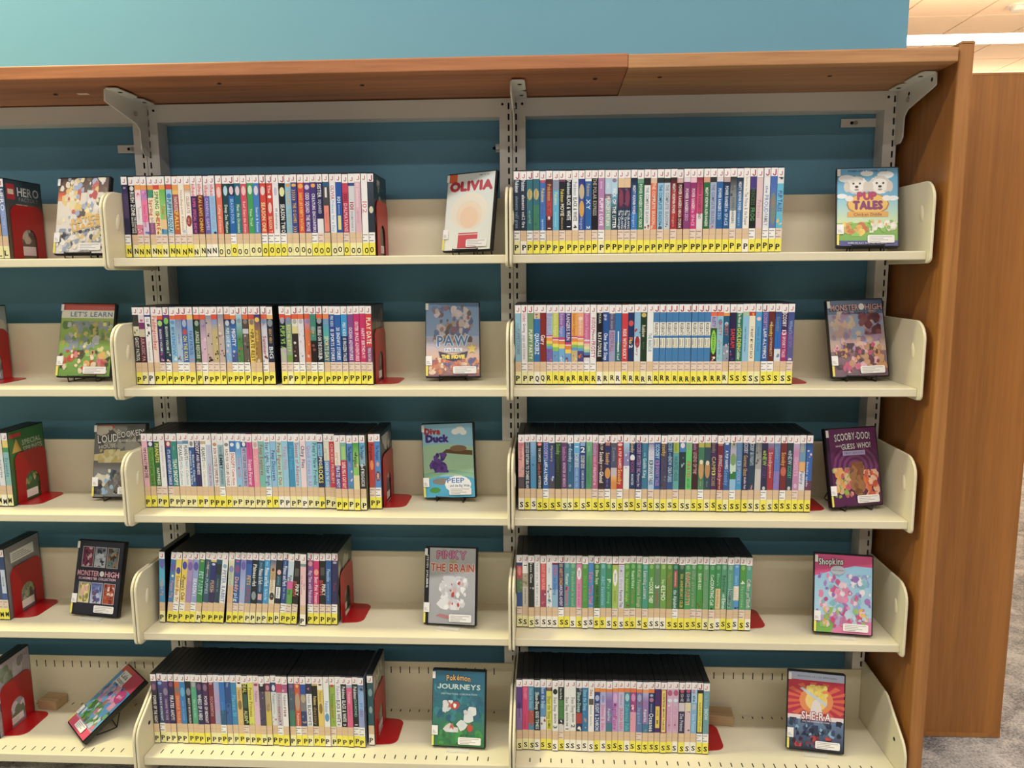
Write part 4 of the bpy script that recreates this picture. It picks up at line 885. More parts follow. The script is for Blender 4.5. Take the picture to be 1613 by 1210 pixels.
SP['R4'] = ('S' * 39, '''jPp|2f3c74/.08,b84c54/.3,5c7c5c/.3,2f5494|.1:.3:.6:e07c74:@|.35:.75:5:6c9c4c,3c6c8c,8cac4c
jPt|f0eee8/.25,b8ac94/.3,d0ccc0|.02:.12:.95:1f2438:1^.58:.95:.5:7c7468:chronicles|.3:.55:4:8c8468,c8bca0
jPt|1f2420|.0:.45:.6:d8dcd4:Santa Claus||.55:1:8:e8e8e0,2c342c,8c9484
jWt|f0f0f2|.02:.42:.5:8c8c94:THE SECRET OF KELLS^.45:.97:.5:8c8c94:THE SECRET OF KELLS
jWt|e04c50/.62,a83c5c|.02:.6:.75:f0b4a8:SCOUT OF NATURE||.62:1:5:c8344c,f4f0f0,7c2c4c
jWt|e4ecf0|.05:.3:.5:b8c4cc:the^.5:.95:.5:8c9ca4:one winter|.5:.75:4:5c2c34,8c4c54^.75:1:4:1f5c6c,2c8c9c
jWt|8c2c44/.05,5c94d0,8cbcdc/.4|.1:.3:.85:c84c6c:SEED^.34:.72:.8:3c6cb4:to Singing
JYw|3a2c68|.02:.1:.6:8c9484:_^.12:.5:.85:e8b84c:ANDY'S SONGS^.5:.97:.8:e0dcec:AMAZING ADVENT
jYt|4c9ca4|.02:.12:.6:7cb8b8:@^.25:.5:.85:dcf0ee:Monster^.54:.96:1.1:e05c84:Manners
jWt|4ca078|.02:.12:.6:7cbc98:@^.2:.97:.75:8cc4a8:Preschool is cool
jYp|8c2c44/.03,e48cb4|.1:.38:.75:f4f2f2:@^.12:.36:.4:7c4c74:Elmo^.46:.96:.6:c8508c:wild wild west
jWt|4c9c34|.02:.12:.6:7cbc64:@^.28:.85:.8:6cb458:Elmo & friends
jWt|4c94d4|.22:.93:1.05:f0a8c4:Fairy Tale Fun!^.23:.92:.85:c84c7c:Fairy Tale Fun!
JYw|2f7c30|.02:.12:.6:7cb46c:@^.15:.46:.75:e4f0da:Elmo Says^.5:.98:.85:16301a:FUNNY FRIENDS
jYt|48a094|.02:.12:.6:7cc0b4:@^.28:.94:.85:8cc8dc:ABC favorites
jWt|2f9458|.02:.12:.6:6cb488:@^.3:.48:1.0:c8ecd8:P^.42:.92:.7:7cc49c:lay along
jYp|7c2c3c/.03,a4c44c|.12:.5:.75:f2f0ee:@^.16:.46:.4:6c7c4c:Elmo's^.6:.88:.7:8c9c2c:ALPHABET
jWt|9c3c54/.03,dcdcea|.06:.56:1.0:b8b4d4:ELMO'S World^.6:.98:.85:2c3c64:Favorite Thin
jYp|4c9c3c|.02:.12:.6:84bc64:@^.18:.85:.7:b4d04c:The Alphabet Jungle|.92:1:2:8c4c34
jYp|3c9c3c|.02:.12:.6:74bc6c:@^.16:.56:.75:dcf0d4:Wonderful World of^.6:.9:.75:a8845c:Friends
jPt|4ca054|.02:.12:.6:84bc80:@^.14:.97:.85:c0c0a0:Kids' Favorite Songs|.14:.97:4:8c9c78
jYp|3c9c84|.02:.12:.6:74bca8:@^.16:.78:.95:d8e0dc:Learning Letters^.17:.77:.75:a8b4b0:Learning Letters
jWt|4c9c34|.02:.12:.6:84bc64:@^.3:.38:.6:e0f0d8:THE^.4:.88:1.05:eef6e4:COOKIE THIEF
jWt|5c8c5c|.02:.12:.6:8cb090:@^.2:.42:.8:6c7c64:Count^.46:.58:1.1:f0f0ee:3^.6:.95:.85:a84c54:numbers
jWt|6ca43c|.02:.12:.6:9cc474:@^.35:.5:.6:d4eac0:Sing &^.5:.82:1.05:e4f2d4:ELMO
jYt|5c8c2c|.02:.12:.6:8cb060:@^.18:.3:.8:b08c3c:The^.32:.95:.85:a4703c:Elmo Loves You
JYw|1f6c4c|.02:.12:.6:5c9c84:@^.15:.52:.5:c84c4c:_^.17:.5:.35:f0d4d0:adventures^.58:.99:.9:d4ece8:the Alphabet
jYt|23603a|.02:.12:.6:6c8c6c:@^.22:.97:.75:c8c83c:50th ANNIVERSARY CELEB
jYt|3c9c54|.02:.12:.6:74bc84:@^.18:.9:1.1:f0dcb8:DANCE PARTY!^.19:.89:.9:c84444:DANCE PARTY!
jYp|4c9c58|.02:.12:.6:8cbc8c:@^.15:.95:.85:94a888:silly storytime|.2:.9:4:8c9c7c
jYp|389834|.02:.12:.6:6cb868:@^.2:.56:.75:e4f2dc:SESAME KIDS|.82:.97:3:8c4c24
jPt|58a468|.02:.12:.6:8cbc94:@^.16:.95:.85:8c9c80:head to toe songs|.2:.9:3:7c9470
jPp|2f944c|.02:.12:.6:6cb484:@^.22:.34:.7:e0f0e0:Cut^.34:.9:.9:e8f4e8:COUNTING Coll|.96:1:2:1f3c20
jWt|2f9050|.02:.12:.6:6cb484:@^.18:.5:.6:8cc4a0:Elmo's^.54:.99:.85:e0c48c:_^.58:.95:.6:b08c54:birthday
jYt|4ca074|.02:.12:.6:84bca0:@^.25:.62:.95:2f5450:Bedtime^.66:.74:.7:e0eee8:with^.76:.99:.95:e0f0ea:Elmo
jYt|54a080|.02:.12:.6:8cbca8:@^.2:.5:.7:84c0a0:learning about^.54:.95:1.1:d4e8ec:Numbers^.55:.94:.9:1f3460:Numbers
jWt|4c9cd8|.02:.08:.5:8cc4ec:@^.26:.46:.7:94ccf0:Elmo's^.48:.8:.95:e8dcc4:_^.5:.78:.9:f4f0e8:POTTY|.95:1:2:1f2c44
jYp|489c30/.4,4ca05c|.02:.12:.6:84bc64:@^.34:.44:1.0:eef4ea:4^.48:.95:.7:8cc4a0:favorites
jWt|4ca084|.02:.12:.6:84bcac:@^.32:.96:.9:d8c8b8:Count on Elmo|.34:.94:5:e0d0c4,b8ccb8''')
SP['M5'] = ('P' * 38, '''jPt|~5c3c6c/.3,2a2030|.06:.22:.7:8c5c7c:@^.34:.99:.85:e8e4e8:POWER OF THE NIGHT
JPw|~2f5c9c/.2,3c3c78,2a4c74/.3|.02:.1:.7:8cb4e0:@^.3:.95:.6:d8dcec:PJ MASKS MOONLIGHT
jPt|~5c3c84,4c3470|.16:.34:.8:8c84a4:@^.42:.92:.6:c8b4d8:CHASING THE CASE
jPt|2a2058|.02:.14:.7:8c4c74:@^.34:.92:1.0:f0ecf4:PIRATES AHOY!
jPt|d8602c|.14:.3:.8:8c7c6c:@^.36:.99:.85:f0b088:DINOSAUR TROUBLE
jPt|2484c8|.14:.36:.75:5cb4e4:@^.46:.92:.6:8c9cdc:under the waves
jYt|161a22|.16:.34:.8:8c8c98:@^.4:.99:.6:dcdce0:MIGHTY MOON PROBLEM
jYt|7c9490/.14,4cac84|.02:.14:.6:a8b0b4:@^.42:.85:.65:a8dcc4:time to be a hero
jYt|24285c|.04:.2:.7:7c4c74:@^.3:.9:1.0:e8eaf2:WHEELS OF A HERO
jYt|~5c2460,3f1f54|.06:.22:.7:8c6c8c:@^.34:.97:.8:e8e0ec:POWER OF MIDNIGHT
jPt|7c2438|.02:.08:.6:c88c9c:@^.36:.82:.8:d0a0a8:POCAHONTAS
jPt|~94b4e4/.4,b89ccc/.3,a8a8d0|||.1:.8:5:a4a4dc,c8a0cc,8cb0e0
jYw|1f74c8,1f5c88/.35|.4:.8:.5:4c94d4:pocoyo|.5:.9:3:24689c
jPt|244c94,2c64ac|.02:.12:.6:a8ccec:Pinky|.4:.8:3:2c74bc,1f4484
jPt|2c8cc4|.3:.8:1.0:5cb8e4:Planet 51
jYt|f0ecd8/.12,e0bc68|.0:.04:.6:6c3c2c:@^.18:.4:.8:a87c44:Pokémon^.42:.65:.7:8c7444:@|.6:1:3:e8cc8c,d0a854
jPp|e8e08c/.04,1c2a24|.02:.24:1.0:e0dc4c:DEAL^.28:.6:.7:2f5c4c:_^.66:.9:.9:d4dc8c:ALIEN|.88:1:2:8cac5c
jPt|dcdc4c|.12:.8:.9:a8701c:Poison Princess|.76:1:3:a8b474,6c8c4c
jYt|e4bcd0|.02:.08:.7:a82c4c:@^.2:.45:.8:a87c98:Pokémon|.5:1:3:e8a8c8,d8b4d0
jPt|1f1c2c/.2,4c4060|.01:.08:.6:dcdce0:@||.2:1:9:8c80a8,2a2438,d4cce0,5c4c74
jPt|7c2c4c/.2,b8a478/.45,d8c03c|.05:.18:.6:c888a4:@^.5:.68:.7:8c6c34:Pikachu
jYt|2c4c84/.22,e8ecee|.05:.2:.6:dcdcec:@^.26:.5:.8:8c94b0:Pokémon^.5:.75:.5:a8c4cc:battle|.8:1:4:c87c84,e4d0d4
jYw|c8446c/.22,c8c0cc|.26:.55:.85:8c8494:Pokémon^.55:.85:1.0:8c2c3c:mewtwo^.85:.99:.8:4c2c5c:XY
jYt|b0588c/.22,efeef0|.26:.52:.8:8c8490:Pokémon^.52:.8:.85:7c1f2c:rise|.04:.2:3:e0a8c8,8c3c6c
jPt|~5c4c84/.25,4c5c74,3c7c68|.02:.1:.6:8c64a0:@||.2:1:6:4c6c6c,2c5c54,6c8c84
JYw|d0532c|.02:.1:.5:e8b090:@^.22:.64:.85:b89c84:@^.7:.98:.6:f0d8c8:Pokémon|.45:.65:3:c8c0b0,a85c3c
jYp|2450a8/.25,7c7c84/.4,2c4078|.25:.45:.85:b8a888:@||.4:1:7:8c7c6c,2c3c78,b09c88,4c5c94
jPt|2a2c48/.24,ecedf0|.04:.2:.8:e88ca0:v^.26:.46:.8:8c94b0:Pokémon^.5:.75:.9:22304c:BLACK^.76:.98:.9:4c5c84:WHITE
jYp|d8b46c/.05,1e1a12|.3:.5:.8:e8d48c:Pokémon^.55:.97:.8:a08448:destiny
jYt|f0ecd8/.14,e8c85c|.0:.04:.6:6c3c3c:@^.18:.42:.8:a88c34:Pokémon^.45:.7:.6:8c7434:@
jWt|eceef0|.4:.66:1.0:3c94cc:Pokémon^.68:.88:.8:5c9cc8:@
jPp|f0eee8/.03,94b834|.02:.08:.7:c83c3c:@^.24:.5:.8:6c8c2c:Pokémon^.5:.8:.8:b0642c:advanced|.5:1:3:a8c84c,7ca02c
jYt|ecedf0|.06:.36:.95:a894c8:Pokémon^.38:.9:1.0:242830:BLACK & WHITE^.9:1:.7:2a2c34:2
jYt|1a1b20|.06:.34:.95:eaecf0:Pokémon^.38:.88:1.0:e8eaee:BLACK & WHITE^.9:1:.7:e8e8ec:3
jYt|a8b4cc/.08,e05c8c|.18:.44:.8:f0b4cc:Pokémon^.45:.8:.4:c83c74:galactic
jYw|1c1d24|.06:.34:.95:e8eaee:Pokémon^.36:.76:.7:8cc4b4:DIAMOND^.9:1:.8:f0f0f2:1
jYw|~4c6494/.2,8cb4e8,94a0d4|.42:.75:.7:6c70b0:XY SERIES|.02:.2:3:2c3c5c,8cb8d8
jWt|1f5660|.14:.32:.75:7ca0a8:@^.55:.72:.6:8ca8ac:@''')
SP['R5'] = ('S' * 32, '''jPt|5c3484,8c6cac|.36:.5:.5:3c2460:@^.5:.72:.4:3a2c58:SHAKE
jPt|d83474|.03:.3:.9:f08cb0:STRAWBERRY^.66:.96:.5:a82050:shortcake
jPt|4c94b8/.55,b0544c/.3,4c8cac|.04:.5:.85:94c0d4:Shaun the Sheep|.55:.95:4:b84c44,c87464
jWt|1f5c74/.2,14202c|.12:.52:1.0:dceef0:Shaun-Sheep^.56:.72:.9:e4f0f0:GOOD^.74:.97:.85:c8dcdc:TIMES
jYt|2c6cb4/.4,5c9ccc/.3,e0e4ec|.0:.5:.95:c0e0f0:Shaun the Sheep|.58:.9:3:a8683c,8c4c34
jYt|5c4440/.1,e4e03c|.0:.08:.7:8c5c54:@^.22:.75:.95:6c7c2c:Shaun the Sheep^.78:.97:.75:2f3014:LLAMAS
jWt|eeefec|.03:.16:.8:1f1f20:@^.22:.55:.85:6c7074:Shaun Sheep^.6:.82:.6:24242a:SEASON^.86:.96:1.0:2c2c2c:3
jYp|16241f/.3,3f7c3c/.45,20243c/.1,dcd8d4|.03:.28:.6:e4eae4:Shaun the Sheep^.32:.7:.7:5c9c54:BIG CHASE|.74:.95:4:f0f0ee,16161a
jWt|eeefec|.22:.55:.85:6c7074:Shaun Sheep^.58:.78:.6:24242a:SEASON^.8:.9:.6:2c5c44:ONE^.92:1:.9:2c2c2c:1
jWt|eeefec|.22:.58:.85:6c7074:Shaun Sheep^.6:.8:.6:24242a:SEASON^.84:.94:1.0:3c4448:2
jWt|1f2f4c/.58,b8383c/.24,2c3c54|.1:.56:.95:b8e4d8:Shaun-Sheep|.0:.08:2:8c94a4^.85:1:2:f0f0f0
jWt|1f7cb4|.04:.52:.95:94d4e4:Shaun the Sheep|.58:1:4:b08c8c,4c94c8,c8b0a8
jWt|eeeeec|.03:.18:.8:a82c34:Shake^.24:.38:.8:5c5448:_^.4:.6:.5:9c9484:musical^.64:.86:.45:8c8474:favorite
jYt|f08c2c/.09,2c3c84|.16:.3:.7:a8b8e4:@^.36:.98:.95:dcecf8:FLIGHT & ZAMBONI
jWt|f08c2c/.09,~a8b0e0,d4bce0|.16:.34:.5:8c94d4:@^.38:.97:.95:e0648c:Shimmer & Shine
jYt|f08030/.09,~a8a0d8,8c6cb4/.5,3c7c94|.46:.75:.7:c8ecec:Aquarius|.5:1:5:4cb4bc,8c5ca8,2c5c8c
jYt|f08c2c/.09,c894d4|.12:.34:.7:d8b4e4:@^.36:.66:1.0:a83c9c:Magical^.66:.97:1.0:c04c9c:Pony
jYt|f08434/.09,c8bce0|.14:.4:.5:8c84a8:Shimmer^.46:.98:.9:c8506c:DRAGON RIDERS
jWt|ee7c34/.09,2c8ca4|.12:.3:.7:a4d4e0:@^.36:.97:.9:5cc0d0:Zahramay Falls
jYt|ec7430/.09,a83c8c/.45,e89cb4|.12:.3:.7:d88cc4:@|.25:1:7:d84c94,e8b4cc,c02c74,f2d4dc
jYp|ee7c38/.09,6c74ac,5c7cb4|.12:.3:.7:a8acd4:@^.4:.85:.8:8cacdc:legend|.25:.4:3:b83c6c
jYt|f0a05c/.09,~b8b0e0,9c78b8/.5,3c7c9c|.46:.75:.75:dcf0f0:Aquarius|.6:1:4:4cb4bc,6c8cbc
jYt|f07c2c/.09,1f2f68|.12:.18:.6:a8b8dc:@^.2:.3:.7:b8788c:@^.34:.54:.4:a8b4d8:shimmer^.56:.98:1.15:e4ecf4:Oceanea
jYt|4a2470|.4:.9:.7:e8cc3c:_^.48:.62:.4:a8602c:SHIVER^.68:.85:.45:2c1f3c:ME
jYt|a8343c/.02,9c2c50|.02:.98:.65:ecd870:_^.06:.96:.45:4c3434:SURPRISE MUSIC FORCE
jYt|e0b4d4|.02:.16:.8:b8587c:@^.22:.3:.8:dcecf6:@^.4:.95:.8:d894c0:LITTLE CHARMERS|.16:.4:3:a8b4dc,f0e4ec
jWt|dcb4d4|.02:.16:.8:b8587c:@^.22:.3:.8:dcecf6:@^.4:.95:.8:d894c0:LITTLE CHARMERS|.16:.4:3:a8b4dc,f0e4ec
jYt|2a2030/.3,d8ccd4/.2,3c3454|.0:.08:.7:c84c74:@^.1:.28:.7:b8b4c8:SHE^.55:.95:.9:c8cce0:Zoe Princess|.5:1:5:6c6484,241f30,4c5c94
jWt|24305c/.3,e4d8b0/.2,e0c0c8|.0:.08:.7:c84c74:@^.1:.28:.7:b0b4d4:SHE|.5:.95:5:2c2434,e8c8d0,4c3c54
jWt|a8d0ec/.3,7cb8e4|.0:.1:.8:d84c84:sp^.14:.28:.7:2c4c74:she^.34:.46:.6:b8c4d4:_^.56:.96:.85:b8dcf4:Snow Princess
JYw|1c2838|.08:.97:.75:efe240:_^.28:.36:.4:4c5c2c:the^.36:.85:.6:7c8c2c:UNDERCOVER^.86:.96:.4:2c2f24:cases
jYw|6ca0ac|.06:.4:.8:8cbcc4:The Snow^.42:.68:.95:d4ecec:SNOW''')
SP['L1'] = ('LL', '''jPt|e8b45c,6c5c4c/.5,c8a05c|.1:.6:.7:3c3434:FACTORY
jPt|~2c4468,8ca4dc|.04:.48:1.0:eef2f6:HERO^.48:.85:.7:b8c8e8:FACTORY''')
SP['L2'] = ('MM', '''jPt|6c6c74|
jPt|8c8c90|''')
SP['L3'] = ('MMM', '''jPt|~e8c8a8/.2,8cc0e0|
jWt|f0e0c8/.3,e4e8ec|.35:.9:.7:8c94a0:surprise
jPt|f0d86c/.16,4c9c5c/.1,8cc4c0|.3:.9:.85:4c84a8:friends''')
SP['L4'] = ('MM', '''jYp|3c4c74|
jYp|2c4474,3c5c9c/.4|.3:.85:.8:c8d4e4:_^.35:.8:.5:4c5c7c:movie''')
SP['L5'] = ('MM', '''jYp|5c4c74|
jYp|6c5c84|''')

# ------------------------------------------------------------------ covers seen on the end of a row
def cov_plain(base, cols, n, seed, title=None, tcol='c8c8c8', barcode=True):
    def f(k):
        k.rect(0, 0, 130, 185, base)
        k.blobs(0, 8, 130, 175, cols, n, 26, seed)
        if title: k.text(title, 65, 158, 100, 13, tcol)
        if barcode: k.rect(28, 6, 88, 24, 'efe9e4'); [k.rect(32, 10 + 4 * i, 70, 11.2 + 4 * i, 'b0aaa8') for i in range(3)]
    return f
def cov_hero(k):
    k.rect(0, 0, 130, 185, '33424e', '6c5c44'); k.rect(6, 140, 34, 176, 'c02430'); k.rect(10, 152, 30, 164, 'efd8c0')
    k.text('HERO', 82, 160, 78, 20, 'dcdfe2'); k.text('FACTORY', 82, 142, 70, 9, '8c98a4')
    k.blobs(20, 10, 120, 130, ['a8a098', '6c5a50', 'c8bca8', '4c4038', '8c4c34'], 22, 16, 5)
    k.rect(28, 8, 92, 30, 'efe2dc')
def cov_green(k):
    k.rect(0, 0, 130, 185, '3f7c38', '2f5c30'); k.rect(4, 168, 46, 178, 'c83434')
    k.poly([(10, 130), (44, 130), (27, 164)], 'dcae3c')
    k.text('SPECIAL', 84, 150, 72, 13, 'b8c4b4'); k.text('SPRINGS', 86, 132, 72, 13, 'b8c4b4')
    k.blobs(10, 30, 120, 100, ['4c8c3c', 'c8c4a0', '6c5c84', 'b8a45c', '2f6c30'], 20, 14, 9); k.rect(30, 6, 90, 26, 'efeae4')
def cov_barcode(k):
    k.rect(0, 0, 130, 185, '8c8c90', '6c6c70'); k.rect(20, 140, 108, 168, 'f0f0ee')
    for i in range(4): k.rect(26, 145 + 5 * i, 98 - 9 * i, 146.8 + 5 * i, '9c9ca0')
    k.blobs(20, 20, 110, 110, ['5c6450', '8c9470', '4c4c48', 'a8b08c'], 16, 16, 3); k.rect(30, 8, 92, 28, 'f0ece6')
COV = {('M1', 40): cov_plain('1f2b2e', ['2a3a3c', '8c8c80', 'a89c84', '3c3c38', '5c5a50'], 16, 3, 'Olive', '4c5c58'),
       ('M2', 38): cov_plain('4c4440', ['5c4c48', '6c5c54', '3c3a3c', '8c7c70'], 16, 4, 'PLAY', '6c605c'),
       ('M3', 40): cov_plain('1f3440', ['2c4c5c', '8c8c8c', 'c8c8c4', '3c4c54'], 14, 5),
       ('M4', 29): cov_plain('5c6854', ['3c4438', '8c9484', 'b8b8a8', '2c2c28'], 14, 6),
       ('M5', 38): cov_plain('8c8a78', ['a8a48c', '6c7058', 'c8b0ac', 'c4c0ac'], 18, 7),
       ('M2', 23): cov_plain('1c2024', ['22282c', '181a1c'], 6, 8, None, '000', False),
       ('M3', 38): cov_plain('8c8468', ['a89c7c', '5c5848'], 8, 8, None, '000', False),
       ('M4', 23): cov_plain('8c7c60', ['6c6048', 'a8946c'], 8, 18, None, '000', False),
       ('M5', 37): cov_plain('8c94ac', ['5c6478', 'a8b0c4', '3c4048'], 8, 28, None, '000', False),
       ('L1', 2): cov_hero, ('L3', 3): cov_green, ('L4', 2): cov_barcode,
       ('L2', 2): cov_plain('a8b4bc', ['c8ccc8', '8c8878', 'd8d4c8', 'b89c6c', '6c6c68'], 24, 12),
       ('L5', 2): cov_plain('a89ca8', ['c8c0cc', '8c7c8c', 'dcd8dc', '6c5c70', '6c7c5c'], 22, 13)}
# (bay, row, spine depth y, [(first x, last x, count, lean in degrees, pushed forward, raised)])
PLACE = {'M1': ('middle', 1, -143, [(-906.2, -313.2, 40, 0, 0)]), 'R1': ('right', 1, -143, [(8.6, 613.2, 41, 0, 0)]),
         'M2': ('middle', 2, -143, [(-905, -564.3, 23, 0, 0), (-548.8, -327.6, 15, 0, 0)]), 'R2': ('right', 2, -143, [(9.7, 649.9, 44, 0, 0)]),
         'M3': ('middle', 3, -143, [(-905.9, -427.5, 33, 0, 0), (-426.5, -351, 5, 0, 13), (-346.5, -317.3, 2, 0, 2)]), 'R3': ('right', 3, -143, [(14.8, 705.3, 47, 0, 0)]),
         'M4': ('middle', 4, -146, [(-893, -878.3, 1, 3.6, 0), (-875.7, -729.5, 10, 7.9, 0), (-723.4, -541.9, 12, 6.2, 0), (-532, -517.4, 1, 3.2, 9), (-515.2, -438.9, 5, 2.5, 0)]),
         'R4': ('right', 4, -143, [(8.7, 576.6, 39, 0, 0)]),
         'M5': ('middle', 5, -186, [(-905.9, -559.4, 24, 0, 0), (-557, -368.5, 13, 0, 0), (-362, -347.6, 1, 0, -12)]), 'R5': ('right', 5, -180, [(8.0, 476.5, 32, 0, 0)]),
         'L1': ('left', 1, -143, [(-1221, -1191.6, 2, 0, 0)]), 'L2': ('left', 2, -143, [(-1343, -1313.5, 2, 0, 0)]), 'L3': ('left', 3, -143, [(-1288, -1243.6, 3, 0, 0)]),
         'L4': ('left', 4, -146, [(-1313, -1284, 2, 0, 0)]), 'L5': ('left', 5, -186, [(-1344, -1314, 2, 0, 0)])}
END_X = {}
for key, (bay, row, sy, segs) in PLACE.items():
    letters, data = SP[key]; specs = data.strip().split('\n'); total = len(specs)
    assert len(letters) == total == sum(s[2] for s in segs), (key, len(letters), total, sum(s[2] for s in segs))
    R = random.Random(key); i = 0
    for (xa, xb, cnt, lean, fwd) in segs:
        p = (xb - xa) / cnt
        for k in range(cnt):
            spec = specs[i]; xc = xa + p * (k + .5)
            dy = R.choice((0, 0, 0, 1, -1, 2, -2, 1)) - fwd
            a = math.radians(lean + (R.uniform(-.12, .12) if lean == 0 else 0))
            base = parse_segs(spec.split('|')[1]); main = max(base, key=lambda s: s[1])[0]
            extra = ' and a large red J' if spec[0] == 'J' else ''
            if total - i == 1: where = 'last one on the right'
            else: where = '%s from the left' % ORD(i + 1)
            lab = '%s-spined DVD%s, %s, %s shelf, %s bay' % (colour_name(main), extra, where, ROWN[row], bay)
            if bay == 'left': lab = '%s-spined DVD, %s at the left photo edge, %s shelf' % (colour_name(main), 'last one' if total - i == 1 else '%s from the red bookend' % ORD(total - i), ROWN[row])
            # the case turns about its lower right corner and stands on the shelf
            px = xc + TH / 2
            lift = .15 if lean else TH * math.sin(abs(a)) / 2 + .15
            cx = px - TH / 2 * math.cos(a); cz = S[row] + (TH / 2 * math.sin(a) if lean else 0) + lift
            make_dvd(W(cx, sy + dy, cz), (0, a, 0), spec, letters[i], lab, 'DVDs on the %s shelf of the %s bay' % (ROWN[row], bay), hash(key) % 1 + i * 13 + row * 101 + len(bay), COV.get((key, i + 1)))
            i += 1
        END_X[key] = xb

# ------------------------------------------------------------------ bookends
def bookend(x, y0, row, bay, ln):
    r = empty('bookend', W(x, y0, S[row] + .4)); where = 'by the photo edge' if bay == 'left' else 'in the %s bay' % bay
    tag(r, 'red steel bookend at the end of the %s row %s' % (ROWN[row], where), 'bookend', 'red steel bookends')
    D, H, aw, ah = 116.0, 130.0, 27.0, 74.0; c = D / 2
    arch = [(c + aw * math.cos(PI * k / 10), ah - aw + aw * math.sin(PI * k / 10)) for k in range(11)]
    out = rounded([(0, 0, 0), (0, H, 22), (D, H, 22), (D, 0, 0)], 6)
    out = [(0, 0)] + out[1:-1] + [(D, 0)] + [(c + aw, 0)] + arch + [(c - aw, 0)]
    MB().prism(out, 'x', .2, 1.6).build('upright_plate', M_RED, r)
    MB().prism(rounded([(.2, 0, 0), (ln, 6, 22), (ln, D - 6, 22), (.2, D, 0)], 6), 'z', 0, 1.4, .3).build('base_plate', M_RED, r)
for key, (bay, row, sy, segs) in PLACE.items():
    lean = segs[-1][3]
    bookend(END_X[key] + (1.5 if not lean else 7), sy + 14, row, bay, 52 if bay != 'right' else 44)

# ------------------------------------------------------------------ wooden spacer blocks on the bottom shelf
def block(x, y, yaw, L, D, H, label):
    o = MB().prism(rounded([(-L, 0, 2), (0, 0, 2), (0, D, 2), (-L, D, 2)], 2), 'z', 0, H, 1).build('wooden_block', M_BLOCK)
    o.location = W(x, y, S[5] + .3); o.rotation_euler = (0, 0, yaw); tag(o, label, 'block', 'wooden spacer blocks')
block(-1252, -53, -.1, 56, 44, 26, 'small pale wooden block beside the red bookend, bottom shelf, left bay')
block(566, -60, -.08, 82, 44, 28, 'small pale wooden block behind the last DVDs, bottom shelf, right bay')

# ------------------------------------------------------------------ DVDs shown face out on stands
CW, CH = 133.0, 186.0
fc = MB().box(-67.5, 67.5, 0, TH, 0, HT).build('case_shell', M_BLACK)
_bm = bmesh.new(); _bm.from_mesh(fc.data); bmesh.ops.bevel(_bm, geom=_bm.edges[:], offset=.0016, segments=2, affect='EDGES'); _bm.to_mesh(fc.data); _bm.free()
FACE_ME = fc.data; bpy.data.objects.remove(fc)
def c_attack(k):
    k.rect(0, 0, 130, 184, 'f0e4cc', 'e4e0dc'); k.rect(0, 148, 130, 184, '5c4c4c', '8c6c5c'); k.rect(0, 128, 60, 150, 'd84c44', 'e89c5c')
    k.blobs(0, 60, 130, 184, ['6c645c', 'f0cc74', 'd0605c', 'a8b8d8', 'f4ead0', 'f0ecea', 'f6e8b8'], 92, 13, 21)
    k.blobs(0, 4, 130, 60, ['98a8bc', 'f0e6d4', 'e0c888', '5c5c64', 'f4f0ee', 'e8e4dc'], 68, 11, 22)
    k.text('JUSTICE', 74, 82, 78, 12, 'e8a83c', .2, outline='f4e0a0'); k.text('LEAGUE', 82, 67, 78, 13, 'e8a83c', .2, outline='f4e0a0')
    k.text('ATTACK OF THE LEGION OF DOOM', 70, 52, 108, 5.5, '3c3838', .2)
def c_learn(k):
    k.rect(0, 0, 130, 184, 'a8c84c', '6c9c3c'); k.rect(0, 168, 130, 184, 'c84434'); k.rect(0, 148, 130, 168, 'eceadc')
    k.text("LET'S LEARN", 74, 158, 104, 12, '4c7ca8'); k.text('KINDNESS', 76, 130, 100, 14, 'd8d04c', -.1)
    k.blobs(0, 62, 130, 140, ['e8e084', '6c9c3c', '8c98a8', 'c0c4cc', '5c7c3c', 'c4b44c'], 68, 14, 31)
    k.blobs(0, 4, 130, 66, ['8cc04c', 'c83c34', 'e8b45c', 'e07c8c', '4c3830', 'f0d8b8'], 60, 12, 32)
def c_loud(k):
    k.rect(0, 0, 130, 184, '6c6c70', '8c8a88'); k.rect(8, 172, 50, 182, 'd84c3c')
    k.blobs(0, 110, 130, 180, ['8c8c88', 'a8a49c', '5c5c5c', 'c8c0b0'], 32, 18, 41)
    k.poly([(0, 108), (130, 122), (130, 100), (80, 88), (0, 92)], 'e8d89c'); k.blobs(0, 86, 130, 120, ['f0e4b0', 'd8c47c'], 24, 14, 42)
    k.blobs(0, 6, 130, 70, ['4c4c50', '3c3c40', '8cb4d0', 'dcd4c0', '6c6460'], 44, 13, 43)
    k.text('LOUD', 34, 148, 52, 20, 'f4f2ee', .08, outline='4c4844'); k.text('HOUSE', 34, 128, 44, 9, 'dcd8d0', .08)
    k.text('COOKED!', 92, 160, 72, 15, 'f4f2ee', .12, outline='4c4844'); k.text('SEASON 2 VOLUME 1', 94, 142, 62, 6, 'f0eeea')
